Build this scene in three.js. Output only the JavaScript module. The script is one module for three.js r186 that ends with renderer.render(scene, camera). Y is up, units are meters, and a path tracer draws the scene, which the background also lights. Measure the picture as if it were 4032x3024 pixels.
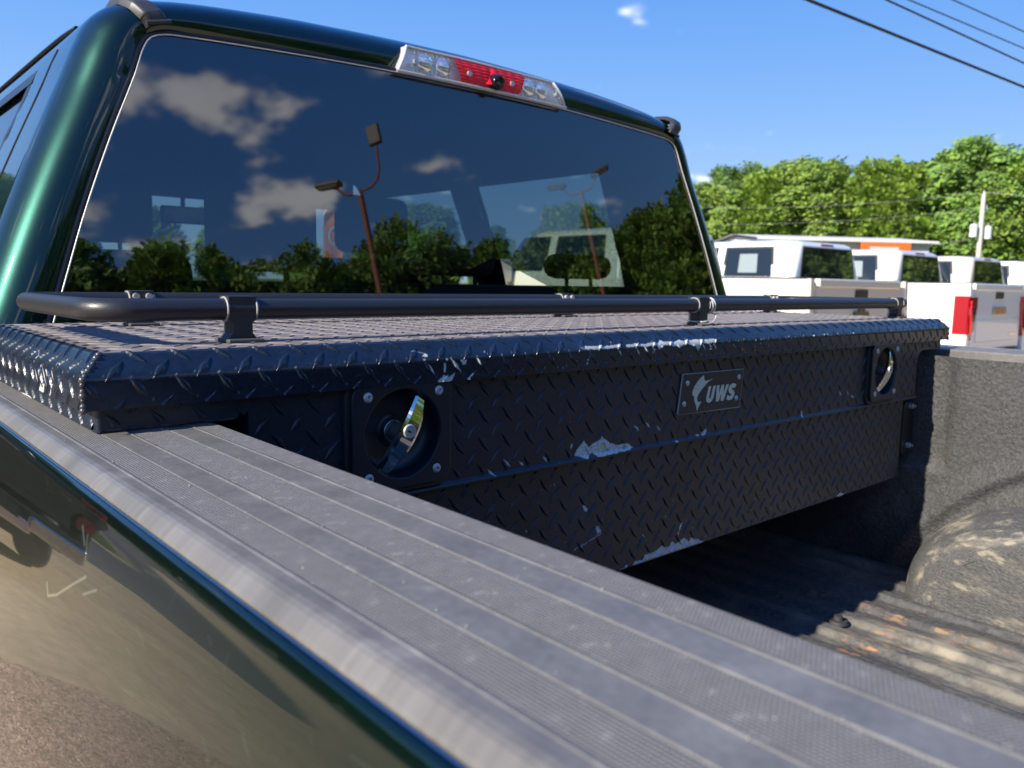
import * as THREE from 'three';
import { RoundedBoxGeometry } from 'three/addons/geometries/RoundedBoxGeometry.js';
import { mergeGeometries } from 'three/addons/utils/BufferGeometryUtils.js';
import { ImprovedNoise } from 'three/addons/math/ImprovedNoise.js';

// ---------------------------------------------------------------- camera, sky, sun, exposure
const V = (x, y, z) => new THREE.Vector3(x, y, z);
const scene = new THREE.Scene();
const camera = new THREE.PerspectiveCamera(51.03, 4 / 3, 0.02, 3000);
{
  const yaw = 0.7262, pitch = 0.1265, roll = 0.0189;
  const f = V(Math.sin(yaw) * Math.cos(pitch), -Math.sin(pitch), -Math.cos(yaw) * Math.cos(pitch));
  const r0 = V(Math.cos(yaw), 0, Math.sin(yaw)), u0 = r0.clone().cross(f);
  const r = r0.clone().multiplyScalar(Math.cos(roll)).addScaledVector(u0, Math.sin(roll));
  const u = u0.clone().multiplyScalar(Math.cos(roll)).addScaledVector(r0, -Math.sin(roll));
  camera.position.set(-0.1667, 0.1091, 0.7084);
  camera.quaternion.setFromRotationMatrix(new THREE.Matrix4().makeBasis(r, u, f.clone().negate()));
  camera.focus = 0.86;
  camera.userData.fStop = 10;
}
const renderer = new THREE.WebGLRenderer();
renderer.toneMapping = THREE.LinearToneMapping;
renderer.toneMappingExposure = 1.82;
renderer.shadowMap.enabled = true;

const noise = new ImprovedNoise();
const fbm = (x, y, z, o = 4) => { let s = 0, a = 0.5; for (let i = 0; i < o; i++) { s += a * noise.noise(x, y, z); x *= 2.03; y *= 2.03; z *= 2.03; a *= 0.5; } return s; };
const mix = (a, b, t) => a + (b - a) * t, clamp = (x, a = 0, b = 1) => Math.min(b, Math.max(a, x));
const sstep = (a, b, x) => { const t = clamp((x - a) / (b - a)); return t * t * (3 - 2 * t); };
function rng(seed) { let s = seed >>> 0; return () => { s = (s + 0x6d2b79f5) | 0; let t = Math.imul(s ^ (s >>> 15), 1 | s); t = (t + Math.imul(t ^ (t >>> 7), 61 | t)) ^ t; return ((t ^ (t >>> 14)) >>> 0) / 4294967296; }; }

const SUN = V(-1, 0.62, -0.022).normalize();          // towards the sun: low on the left of the truck
{
  const W = 2048, H = 1024, d = new Float32Array(W * H * 4);
  for (let j = 0; j < H; j++) for (let i = 0; i < W; i++) {
    const el = ((j + 0.5) / H - 0.5) * Math.PI, az = ((i + 0.5) / W - 0.5) * 2 * Math.PI;
    const y = Math.sin(el), x = Math.cos(el) * Math.cos(az), z = Math.cos(el) * Math.sin(az), h = Math.max(y, 0);
    let r = 0.018 + 0.365 * Math.exp(-5.2 * h), g = 0.090 + 0.385 * Math.exp(-3.4 * h), b = 0.36 + 0.255 * Math.exp(-1.6 * h);
    const c = clamp(x * SUN.x + y * SUN.y + z * SUN.z, 0, 1), gl = 0.10 * Math.pow(c, 4) + 0.16 * Math.pow(c, 24);
    r += gl; g += gl; b += gl * 0.9;
    if (y > 0.01) {                                    // fair weather cumulus, seen flat from below at one height
      const k = 1.0 / (y + 0.10), px = x * k, pz = z * k;
      const big = noise.noise(px * 0.6 + 10278.22, 1.7, pz * 0.6 + 18439.04);
      const n = fbm(px * 2.9 + 30829.36, 3.1, pz * 2.9 + 55312.02, 5);
      const cov = sstep(0.235, 0.40, n + 0.30 * big - 0.02) * sstep(0.01, 0.08, y) * sstep(0.95, 0.4, y);
      const lit = 0.72 + 0.40 * sstep(0.2, 0.5, n + 0.30 * big) + 0.10 * noise.noise(px * 4, 9, pz * 4);
      r = mix(r, lit * 0.98, cov * 0.85); g = mix(g, lit * 0.97, cov * 0.85); b = mix(b, lit * 1.0, cov * 0.85);
    }
    const o = (j * W + i) * 4; d[o] = r; d[o + 1] = g; d[o + 2] = b; d[o + 3] = 1;
  }
  const sky = new THREE.DataTexture(d, W, H, THREE.RGBAFormat, THREE.FloatType);
  sky.mapping = THREE.EquirectangularReflectionMapping; sky.magFilter = THREE.LinearFilter; sky.minFilter = THREE.LinearFilter; sky.needsUpdate = true;
  scene.background = sky; scene.environment = sky;
}
const sun = new THREE.DirectionalLight(new THREE.Color().setRGB(1, 0.92, 0.80), 5.0);
sun.position.copy(SUN).multiplyScalar(60); sun.castShadow = true;
sun.shadow.camera.left = -60; sun.shadow.camera.right = 60; sun.shadow.camera.top = 60; sun.shadow.camera.bottom = -60; sun.shadow.camera.far = 200;
sun.shadow.mapSize.set(4096, 4096);
scene.add(sun, sun.target);

// ---------------------------------------------------------------- helpers
const used = {};
const numbered = (n) => { const k = used[n] = (used[n] ?? -1) + 1; return k ? `${n}_${String(k).padStart(3, '0')}` : n; };
function put(name, geo, mat, parent) {
  const m = new THREE.Mesh(Array.isArray(geo) ? merge(geo) : geo, mat); m.name = parent ? name : numbered(name);
  m.castShadow = m.receiveShadow = true; (parent || scene).add(m); return m;
}
function thing(name, label, category, pos = [0, 0, 0], group) {
  const o = new THREE.Group(); o.name = numbered(name); o.position.set(...pos); scene.add(o); tag(o, label, category, group); return o;
}
function tag(o, label, category, group, kind) { Object.assign(o.userData, { label, category }); if (group) o.userData.group = group; if (kind) o.userData.kind = kind; return o; }
const structure = (name, geo, mat) => { const m = put(name, geo, mat); m.userData.kind = 'structure'; return m; };
function merge(list) {
  return mergeGeometries(list.map((g) => { const q = g.index ? g.toNonIndexed() : g; for (const k of Object.keys(q.attributes)) if (!['position', 'normal', 'uv'].includes(k)) q.deleteAttribute(k); if (!q.attributes.uv) q.setAttribute('uv', new THREE.BufferAttribute(new Float32Array(q.attributes.position.count * 2), 2)); return q; }));
}
function grid(nu, nv, P, UV = (u, v) => [u, v], flip = false) {
  const p = [], t = [], ix = [];
  for (let j = 0; j <= nv; j++) for (let i = 0; i <= nu; i++) { const q = P(i / nu, j / nv); p.push(q.x ?? q[0], q.y ?? q[1], q.z ?? q[2]); t.push(...UV(i / nu, j / nv, q)); }
  for (let j = 0; j < nv; j++) for (let i = 0; i < nu; i++) { const a = j * (nu + 1) + i, b = a + 1, c = a + nu + 1, e = c + 1; flip ? ix.push(a, c, b, b, c, e) : ix.push(a, b, c, b, e, c); }
  const g = new THREE.BufferGeometry(); g.setAttribute('position', new THREE.Float32BufferAttribute(p, 3)); g.setAttribute('uv', new THREE.Float32BufferAttribute(t, 2)); g.setIndex(ix); g.computeVertexNormals(); return g;
}
const box = (w, h, d, x = 0, y = 0, z = 0, r = 0) => (r ? new RoundedBoxGeometry(w, h, d, 2, Math.min(r, w / 2.01, h / 2.01, d / 2.01)) : new THREE.BoxGeometry(w, h, d)).translate(x, y, z);
const bx = (x0, x1, y0, y1, z0, z1, r = 0) => box(x1 - x0, y1 - y0, z1 - z0, (x0 + x1) / 2, (y0 + y1) / 2, (z0 + z1) / 2, r);
const curve = (pts, closed = false, t = 0.5) => new THREE.CatmullRomCurve3(pts.map((p) => (p.isVector3 ? p : V(...p))), closed, 'catmullrom', t);
const tube = (pts, r, n = 24, k = 8, closed = false) => new THREE.TubeGeometry(curve(pts, closed), n, r, k, closed);
function rod(a, b, r, k = 12) { const A = V(...a), B = V(...b), g = new THREE.CylinderGeometry(r, r, A.distanceTo(B), k); g.applyQuaternion(new THREE.Quaternion().setFromUnitVectors(V(0, 1, 0), B.clone().sub(A).normalize())); return g.translate(...A.add(B).multiplyScalar(0.5).toArray()); }
function sample2(pts, n) { const c = new THREE.CatmullRomCurve3(pts.map((p) => V(p[0], p[1], p[2] ?? 0)), false, 'centripetal'); return c.getPoints(n); }
const rgb = (r, g, b) => new THREE.Color().setRGB(r, g, b);
function roundRect(w, h, r) { const s = new THREE.Shape(), x = -w / 2, y = -h / 2; s.moveTo(x + r, y); s.lineTo(x + w - r, y); s.quadraticCurveTo(x + w, y, x + w, y + r); s.lineTo(x + w, y + h - r); s.quadraticCurveTo(x + w, y + h, x + w - r, y + h); s.lineTo(x + r, y + h); s.quadraticCurveTo(x, y + h, x, y + h - r); s.lineTo(x, y + r); s.quadraticCurveTo(x, y, x + r, y); return s; }
const extrude = (shape, depth, bevel = 0, seg = 2, cs = 12) => new THREE.ExtrudeGeometry(shape, { depth, bevelEnabled: bevel > 0, bevelSize: bevel, bevelThickness: bevel, bevelSegments: seg, curveSegments: cs });
// a data texture of n x n pixels from f(x, y) -> [r, g, b] in 0..1 (sRGB when color)
function tex(n, f, color = true, m = n) {
  const d = new Uint8Array(n * m * 4);
  for (let j = 0; j < m; j++) for (let i = 0; i < n; i++) { const c = f(i / n, j / m), o = (j * n + i) * 4; d[o] = clamp(c[0]) * 255; d[o + 1] = clamp(c[1] ?? c[0]) * 255; d[o + 2] = clamp(c[2] ?? c[0]) * 255; d[o + 3] = 255; }
  const t = new THREE.DataTexture(d, n, m, THREE.RGBAFormat); t.wrapS = t.wrapT = THREE.RepeatWrapping; t.magFilter = THREE.LinearFilter; t.minFilter = THREE.LinearFilter; if (color) t.colorSpace = THREE.SRGBColorSpace; t.needsUpdate = true; return t;
}
// noise that repeats after one tile
const fields = {};
const tile = (x, y, k, s, o = 4) => {
  const key = k + '|' + s + '|' + o, n = k > 20 ? 512 : 256;
  let F = fields[key];
  if (!F) {
    F = fields[key] = new Float32Array(n * n);
    const P = (X, Y) => fbm(X * k + s, Y * k, s * 1.7, o);
    for (let j = 0; j < n; j++) for (let i = 0; i < n; i++) {
      const X = i / n, Y = j / n, fx = sstep(0.85, 1, X), fy = sstep(0.85, 1, Y);
      let v = fx ? mix(P(X, Y), P(X - 1, Y), fx) : P(X, Y);
      if (fy) v = mix(v, fx ? mix(P(X, Y - 1), P(X - 1, Y - 1), fx) : P(X, Y - 1), fy);
      F[j * n + i] = v;
    }
  }
  const X = (x - Math.floor(x)) * n, Y = (y - Math.floor(y)) * n, i = Math.floor(X) % n, j = Math.floor(Y) % n, i1 = (i + 1) % n, j1 = (j + 1) % n, a = X - Math.floor(X), b = Y - Math.floor(Y);
  return mix(mix(F[j * n + i], F[j * n + i1], a), mix(F[j1 * n + i], F[j1 * n + i1], a), b);
};
function canvasTex(w, h, draw) { const c = document.createElement('canvas'); c.width = w; c.height = h; const g = c.getContext('2d'); draw(g, w, h); const t = new THREE.CanvasTexture(c); t.colorSpace = THREE.SRGBColorSpace; t.anisotropy = 8; return t; }
const rep = (t, x, y) => { const q = t.clone(); q.repeat.set(x, y); q.needsUpdate = true; return q; };
const std = (color, roughness, extra = {}) => new THREE.MeshStandardMaterial({ color, roughness, ...extra });
const phy = (color, roughness, extra = {}) => new THREE.MeshPhysicalMaterial({ color, roughness, ...extra });

const GY = -1.45;                                      // the ground, below the lid's lower edge
const tGrain = tex(512, (x, y) => { const v = 0.5 + 0.55 * tile(x, y, 60, 3, 3) + 0.25 * tile(x, y, 12, 8, 3); return [v]; }, false);
const tRough = tex(512, (x, y) => { const v = 0.5 + 1.1 * tile(x, y, 42, 5, 3); return [v]; }, false);

const M = {
  paint: phy(rgb(0.022, 0.080, 0.062), 0.34, { map: rep(tex(512, (() => { const r = rng(8); return () => { const v = 0.45 + 0.5 * r() * r() + (r() > 0.97 ? 0.25 : 0); return [v, v, v]; }; })(), true), 26, 5), metalness: 0.85, specularIntensity: 0, clearcoat: 1, clearcoatRoughness: 0.02 }),
  black: std(rgb(0.012, 0.012, 0.013), 0.5),
  seal: std(rgb(0.008, 0.008, 0.008), 0.35),
  gap: std(rgb(0.004, 0.004, 0.004), 1),
  trimLine: phy(rgb(0.62, 0.62, 0.58), 0.3),
  strip: std(rgb(0.030, 0.030, 0.034), 0.45),
  cabin: std(rgb(0.02, 0.02, 0.022), 0.8),
  glass: phy(rgb(0.21, 0.27, 0.28), 0.0, { transmission: 1, thickness: 0, ior: 2.0, side: THREE.DoubleSide }),
  sideGlass: phy(rgb(0.45, 0.55, 0.54), 0.0, { transmission: 1, thickness: 0, ior: 1.5, side: THREE.DoubleSide }),
  clearGlass: phy(rgb(0.80, 0.9, 0.86), 0.0, { transmission: 1, thickness: 0, ior: 1.5, side: THREE.DoubleSide }),
  chrome: std(rgb(0.78, 0.78, 0.78), 0.06, { metalness: 1 }),
  steel: std(rgb(0.55, 0.56, 0.57), 0.35, { metalness: 0.6 }),
  tubeBlack: phy(rgb(0.016, 0.017, 0.020), 0.42, { bumpMap: rep(tRough, 30, 1), bumpScale: 0.00012 }),
};
// ---------------------------------------------------------------- ground, road, grass
const tGravel = tex(1024, (x, y) => {
  const a = tile(x, y, 90, 2, 2), b = tile(x, y, 14, 6, 4), c = tile(x, y, 45, 11, 2), k = 0.60 + 0.75 * a + 0.25 * b + 0.3 * c;
  return [k * 1.10, k * 0.93, k * 0.77];
});
const tConc = tex(512, (x, y) => { const k = 0.66 + 0.10 * tile(x, y, 8, 4, 5) + 0.10 * tile(x, y, 60, 1, 2); return [k * 1.09, k * 0.97, k * 0.77]; });
const tAsph = tex(512, (x, y) => { const k = 0.36 + 0.10 * tile(x, y, 10, 9, 4) + 0.12 * tile(x, y, 80, 7, 2); return [k * 1.0, k * 0.99, k]; });
const tGrass = tex(512, (x, y) => { const k = 0.5 + 0.5 * tile(x, y, 50, 4, 3) + 0.2 * tile(x, y, 6, 2, 3); return [k * 0.52, k * 0.66, k * 0.28]; });
const flat = (x0, x1, z0, z1, y, s) => { const g = new THREE.PlaneGeometry(x1 - x0, z1 - z0).rotateX(-Math.PI / 2).translate((x0 + x1) / 2, y, (z0 + z1) / 2), p = g.attributes.position, u = g.attributes.uv; for (let i = 0; i < p.count; i++) u.setXY(i, p.getX(i) / s, p.getZ(i) / s); return g; };
structure('ground', flat(-900, 900, -900, 900, GY, 6), std(0xffffff, 0.95, { map: tConc }));
structure('gravel_lot', flat(-9, 3.5, -3.6, 9, GY + 0.004, 0.8), std(0xffffff, 0.95, { map: tGravel, bumpMap: tGravel, bumpScale: 0.004 }));
structure('road', flat(-300, 300, -21.5, -11.5, GY + 0.004, 3), std(0xffffff, 0.95, { map: tAsph }));
structure('grass_verge', flat(-300, 300, -900, -22.5, GY + 0.004, 2.5), std(0xffffff, 1, { map: tGrass }));
structure('field', flat(44, 300, -22.4, 300, GY + 0.008, 2.5), std(0xffffff, 1, { map: tGrass }));
structure('field', flat(-300, 43.9, 28, 200, GY + 0.008, 2.5), std(0xffffff, 1, { map: tGrass }));

// ---------------------------------------------------------------- the green pickup the camera leans over
const truck = thing('pickup_truck', 'dark green metallic pickup filling the foreground, seen over its left bed rail', 'pickup truck');
const XC = 0.9555, mirror = (g) => { const q = g.clone(); const p = q.attributes.position; for (let i = 0; i < p.count; i++) p.setX(i, 2 * XC - p.getX(i)); const f = q.index; if (f) { for (let i = 0; i < f.count; i += 3) { const a = f.getX(i); f.setX(i, f.getX(i + 1)); f.setX(i + 1, a); } } q.computeVertexNormals(); return q; };
const zg = (y) => -0.625 - 0.15 * (y - 0.08);
const xl = (y) => 0.126 + 0.31 * (y - 0.08) + 0.2 * (y - 0.08) * Math.abs(y - 0.08);
const GP = sample2([[xl(-0.2), -0.2], [xl(-0.05), -0.05], [xl(0.08), 0.08], [xl(0.2), 0.2], [xl(0.32), 0.32], [xl(0.42), 0.42], [0.2615, 0.44], [0.2705, 0.464], [0.283, 0.483], [0.306, 0.492], [0.345, 0.4955], [0.5, 0.503], [0.66, 0.509], [0.8, 0.512], [XC, 0.513]], 90);
const CP = sample2([[-0.03, -0.2], [-0.02, -0.05], [0.028, 0.08], [0.074, 0.2], [0.124, 0.32], [0.168, 0.42], [0.190, 0.472], [0.212, 0.512], [0.25, 0.543], [0.32, 0.563], [0.5, 0.583], [0.66, 0.592], [0.8, 0.597], [XC, 0.6]], 90);
const full = (L) => [...L, ...L.slice(0, -1).reverse().map((p) => V(2 * XC - p.x, p.y, 0))];
const GF = full(GP), CF = full(CP), NF = GF.length - 1;
const bow = (x) => 0.016 * (1 - ((x - XC) / 0.83) ** 2);
const at = (L, u) => L[Math.round(u * NF)];
// rings outward from the glass edge, over the rounded rear corner, then forward along the roof and sides
const RINGS = [[0.10, 0, 0], [0.22, 0, 0.003], [0.34, 0, 0.004]];
function shell(u, k) {
  const g = at(GF, u), c = at(CF, u), z0 = zg(g.y);
  if (k < RINGS.length) { const [t, , dz] = RINGS[k], y = mix(g.y, c.y, t), x = mix(g.x, c.x, t); return V(x, y, z0 + dz + bow(x) * 0.6 * (1 - t)); }
  const i = k - RINGS.length;
  if (i <= 10) { const a = (i + 0.6) / 10.6 * Math.PI / 2, t = mix(0.34, 1, Math.sin(a)), x = mix(g.x, c.x, t); return V(x, mix(g.y, c.y, t), z0 + 0.004 - 0.085 * (1 - Math.cos(a)) + bow(x) * 0.6 * (1 - t)); }
  const zr = z0 - 0.081, s = (i - 10) / 4; return V(c.x, c.y, mix(zr, -1.02, s));
}
{
  const K = RINGS.length + 14;
  put('cab_body', [grid(NF, K, (u, v) => shell(u, Math.round(v * K)), undefined, true),
    // roof forward of the rear pillars
    grid(60, 10, (u, v) => { const k0 = CF.findIndex((q) => q.y >= 0.462), c = CF[Math.round(mix(k0, NF - k0, u))]; return V(c.x, c.y, mix(-1.02, -2.42, v)); }, undefined, true),
    // doors below the windows, both sides
    ...[0, 1].map((sd) => { const g = grid(1, 10, (u, v) => { const y = mix(-0.95, 0.06, v), x = 0.022 + (y < 0.0 ? 0.0 : (y) * 0.1) - 0.06 * sstep(0.05, -0.25, y) + 0.05 * sstep(-0.55, -0.95, y); return V(x, y, mix(-1.02, -4.4, u)); }); return sd ? mirror(g) : g; }),
    ...[0, 1].map((sd) => { const g = grid(4, 6, (u, v) => { const y = mix(-0.95, -0.2, v); return V(0.022 - 0.06 * sstep(0.05, -0.25, y) + 0.05 * sstep(-0.55, -0.95, y), y, mix(-0.66, -1.02, u)); }); return sd ? mirror(g) : g; }),
    // B and A pillars
    ...[0, 1].flatMap((sd) => [[-1.66, -1.78], [-2.36, -2.44]].map(([a, b]) => { const g = grid(1, 8, (u, v) => { const y = mix(0.05, 0.52, v), k = CF.findIndex((q) => q.y >= y); return V(CF[k].x, y, mix(a, b, u)); }); return sd ? mirror(g) : g; })),
    bx(0.02, 1.89, -0.9, -0.2, -0.70, -0.66), bx(0.06, 1.85, 0.02, 0.06, -4.35, -3.0, 0.02)], Object.assign(M.paint, { side: THREE.DoubleSide }), truck);
  // rear window pane, seal and bright edge line
  const mid = V(XC, 0.16, 0);
  put('rear_window', grid(NF, 14, (u, v) => { const p = at(GF, u), r = v, x = mix(mid.x, p.x, r), y = mix(mid.y, p.y, r); return V(x, y, zg(y) + bow(x)); }, undefined, true), M.glass, truck);
  put('rear_window_lower_edge', bx(0.03, 1.88, -0.24, -0.198, -0.60, -0.58), M.seal, truck);
  put('window_seal', grid(NF, 2, (u, v) => { const g = at(GF, u), c = at(CF, u), t = mix(-0.02, 0.125, v), x = mix(g.x, c.x, t); return V(x, mix(g.y, c.y, t), zg(g.y) + bow(x) + [-0.004, 0.004, -0.004][Math.round(v * 2)]); }, undefined, true), M.seal, truck);
  put('window_trim', new THREE.TubeGeometry(new THREE.CatmullRomCurve3(GF.filter((p, i) => i % 2 === 0).map((p) => V(p.x, p.y, zg(p.y) + bow(p.x) + 0.003))), 260, 0.0013, 5), M.trimLine, truck);
  // roof gutter strips over the rear corners
  for (const sd of [0, 1]) {
    const h = sd ? 0.013 : 0, ui = GF.findIndex((q) => q.x >= 0.302) / NF, path = [];
    for (let k = 1; k <= 13; k += 1.5) { const q = shell(ui, Math.round(k)), f = Math.min(1, k / 5); path.push(q.add(V(-0.3 * h * f, 0.0035 + h * f * 0.7, 0.0055 * (1 - k / 16) + 0.004 + h * f * 0.6))); }
    const lp = path.at(-1); path.push(V(lp.x, lp.y - 0.012, lp.z - 0.05), V(lp.x, lp.y - 0.045, lp.z - 0.10));
    const cl = curve(path);
    const g = grid(10, 80, (u, v) => { const p = cl.getPoint(v), t = cl.getTangent(v), s0 = V(0.965, 0.26 - 0.1 * v, 0), s = s0.addScaledVector(t, -s0.dot(t)).normalize(), n = t.clone().cross(s).normalize(); if (n.y + n.z < 0) n.negate(); const a = (u - 0.5) * 2; return p.addScaledVector(s, a * 0.0205).addScaledVector(n, 0.003 - 0.012 * a ** 6); });
    const e = cl.getPoint(0.001), cap = rod([e.x - 0.019, e.y - 0.006, e.z + 0.002], [e.x + 0.019, e.y + 0.004, e.z + 0.002], 0.0042, 8);
    put('roof_moulding', sd ? [mirror(g), mirror(cap)] : [g, cap], Object.assign(M.strip, { side: THREE.DoubleSide }), truck);
    const gut = tube([[0.222, 0.522, -0.86], [0.2205, 0.527, -1.1], [0.2205, 0.527, -2.35]], 0.0045, 30, 6); put('roof_gutter', sd ? mirror(gut) : gut, M.seal, truck);
    const seam = tube(CF.filter((q, i) => i < 60 && q.y < 0.5 && i % 4 === 0).map((q) => V(q.x + 0.0006, q.y, -0.885)), 0.0022, 40, 5);
    put('door_gap', sd ? mirror(seam) : seam, M.gap, truck);
  }
  // side windows and door frames
  for (const sd of [0, 1]) for (const [a, b] of [[-1.01, -1.665], [-1.775, -2.365]]) {
    const pt = (u, v, o) => { const y = mix(0.06, 0.475, v), k = CF.findIndex((q) => q.y >= y); return V(CF[k].x + o, y, mix(a, b, u)); };
    const g = grid(2, 10, (u, v) => pt(u, v, 0.004)), w = put('side_window', sd ? mirror(g) : g, M.sideGlass, truck);
    const f = merge([grid(1, 10, (u, v) => pt(u * 0.05, v, -0.003)), grid(1, 10, (u, v) => pt(1 - u * 0.05, v, -0.003)), grid(2, 1, (u, v) => pt(u, 0.94 + v * 0.06, -0.003)), grid(2, 1, (u, v) => pt(u, v * 0.05, -0.003))]);
    put('window_frame', sd ? mirror(f) : f, Object.assign(M.seal, { side: THREE.DoubleSide }), w);
  }
  put('windshield', grid(10, 6, (u, v) => { const w = mix(0.20, 0.06, v), x = mix(w, 2 * XC - w, u); return V(x, mix(0.47, 0.03, v), mix(-2.40, -3.02, v) - 0.10 * (1 - ((x - XC) / 0.9) ** 2)); }), M.clearGlass, truck);
  put('dashboard', [bx(0.08, 1.83, -0.3, 0.0, -3.0, -2.35, 0.05)], M.cabin, truck);
  put('cab_floor', bx(0.05, 1.86, -0.95, -0.9, -3.4, -0.7), M.cabin, truck);
  put('firewall', bx(0.05, 1.86, -0.92, 0.0, -3.1, -3.03), M.cabin, truck);
  put('headliner', [grid(20, 8, (u, v) => V(mix(0.235, 2 * XC - 0.235, u), 0.49 + 0.065 * (1 - (2 * u - 1) ** 4), mix(-0.76, -2.36, v))), bx(0.27, 1.64, 0.40, 0.562, -2.42, -2.36, 0.01), bx(0.19, 1.72, 0.40, 0.47, -2.46, -2.42)], std(rgb(0.10, 0.095, 0.088), 0.9, { side: THREE.DoubleSide }), truck);
  for (const [x, w] of [[0.575, 0.23], [XC + 0.14, 0.2], [1.53, 0.23]]) {
    put('rear_seat', [bx(x - 0.26, x + 0.26, -0.6, 0.10, -0.98, -0.86, 0.05)], M.cabin, truck);
    put('headrest', [bx(x - w / 2, x + w / 2, 0.12, 0.40 - (x === 0.575 ? 0 : 0.21), -0.97, -0.88, 0.035), rod([x - 0.05, 0.05, -0.92], [x - 0.05, 0.2, -0.92], 0.006), rod([x + 0.05, 0.05, -0.92], [x + 0.05, 0.2, -0.92], 0.006)], M.cabin, truck);
  }
  for (const x of [0.50, 1.40]) {
    put('front_seat', bx(x - 0.25, x + 0.25, -0.6, 0.18, -1.9, -1.76, 0.06), M.cabin, truck);
    put('headrest', [bx(x - 0.14, x + 0.14, 0.2, 0.40, -1.88, -1.78, 0.04), rod([x - 0.05, 0.12, -1.83], [x - 0.05, 0.25, -1.83], 0.006), rod([x + 0.05, 0.12, -1.83], [x + 0.05, 0.25, -1.83], 0.006)], M.cabin, truck);
  }
  const rm = put('rearview_mirror', [box(0.16, 0.062, 0.02, 0.90, 0.325, -2.30, 0.012), rod([0.9, 0.35, -2.3], [0.93, 0.42, -2.38], 0.008)], M.cabin, truck);
  put('mirror_glass', extrude(roundRect(0.145, 0.05, 0.015), 0.002).translate(0.90, 0.325, -2.289), M.chrome, rm);
}
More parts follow.
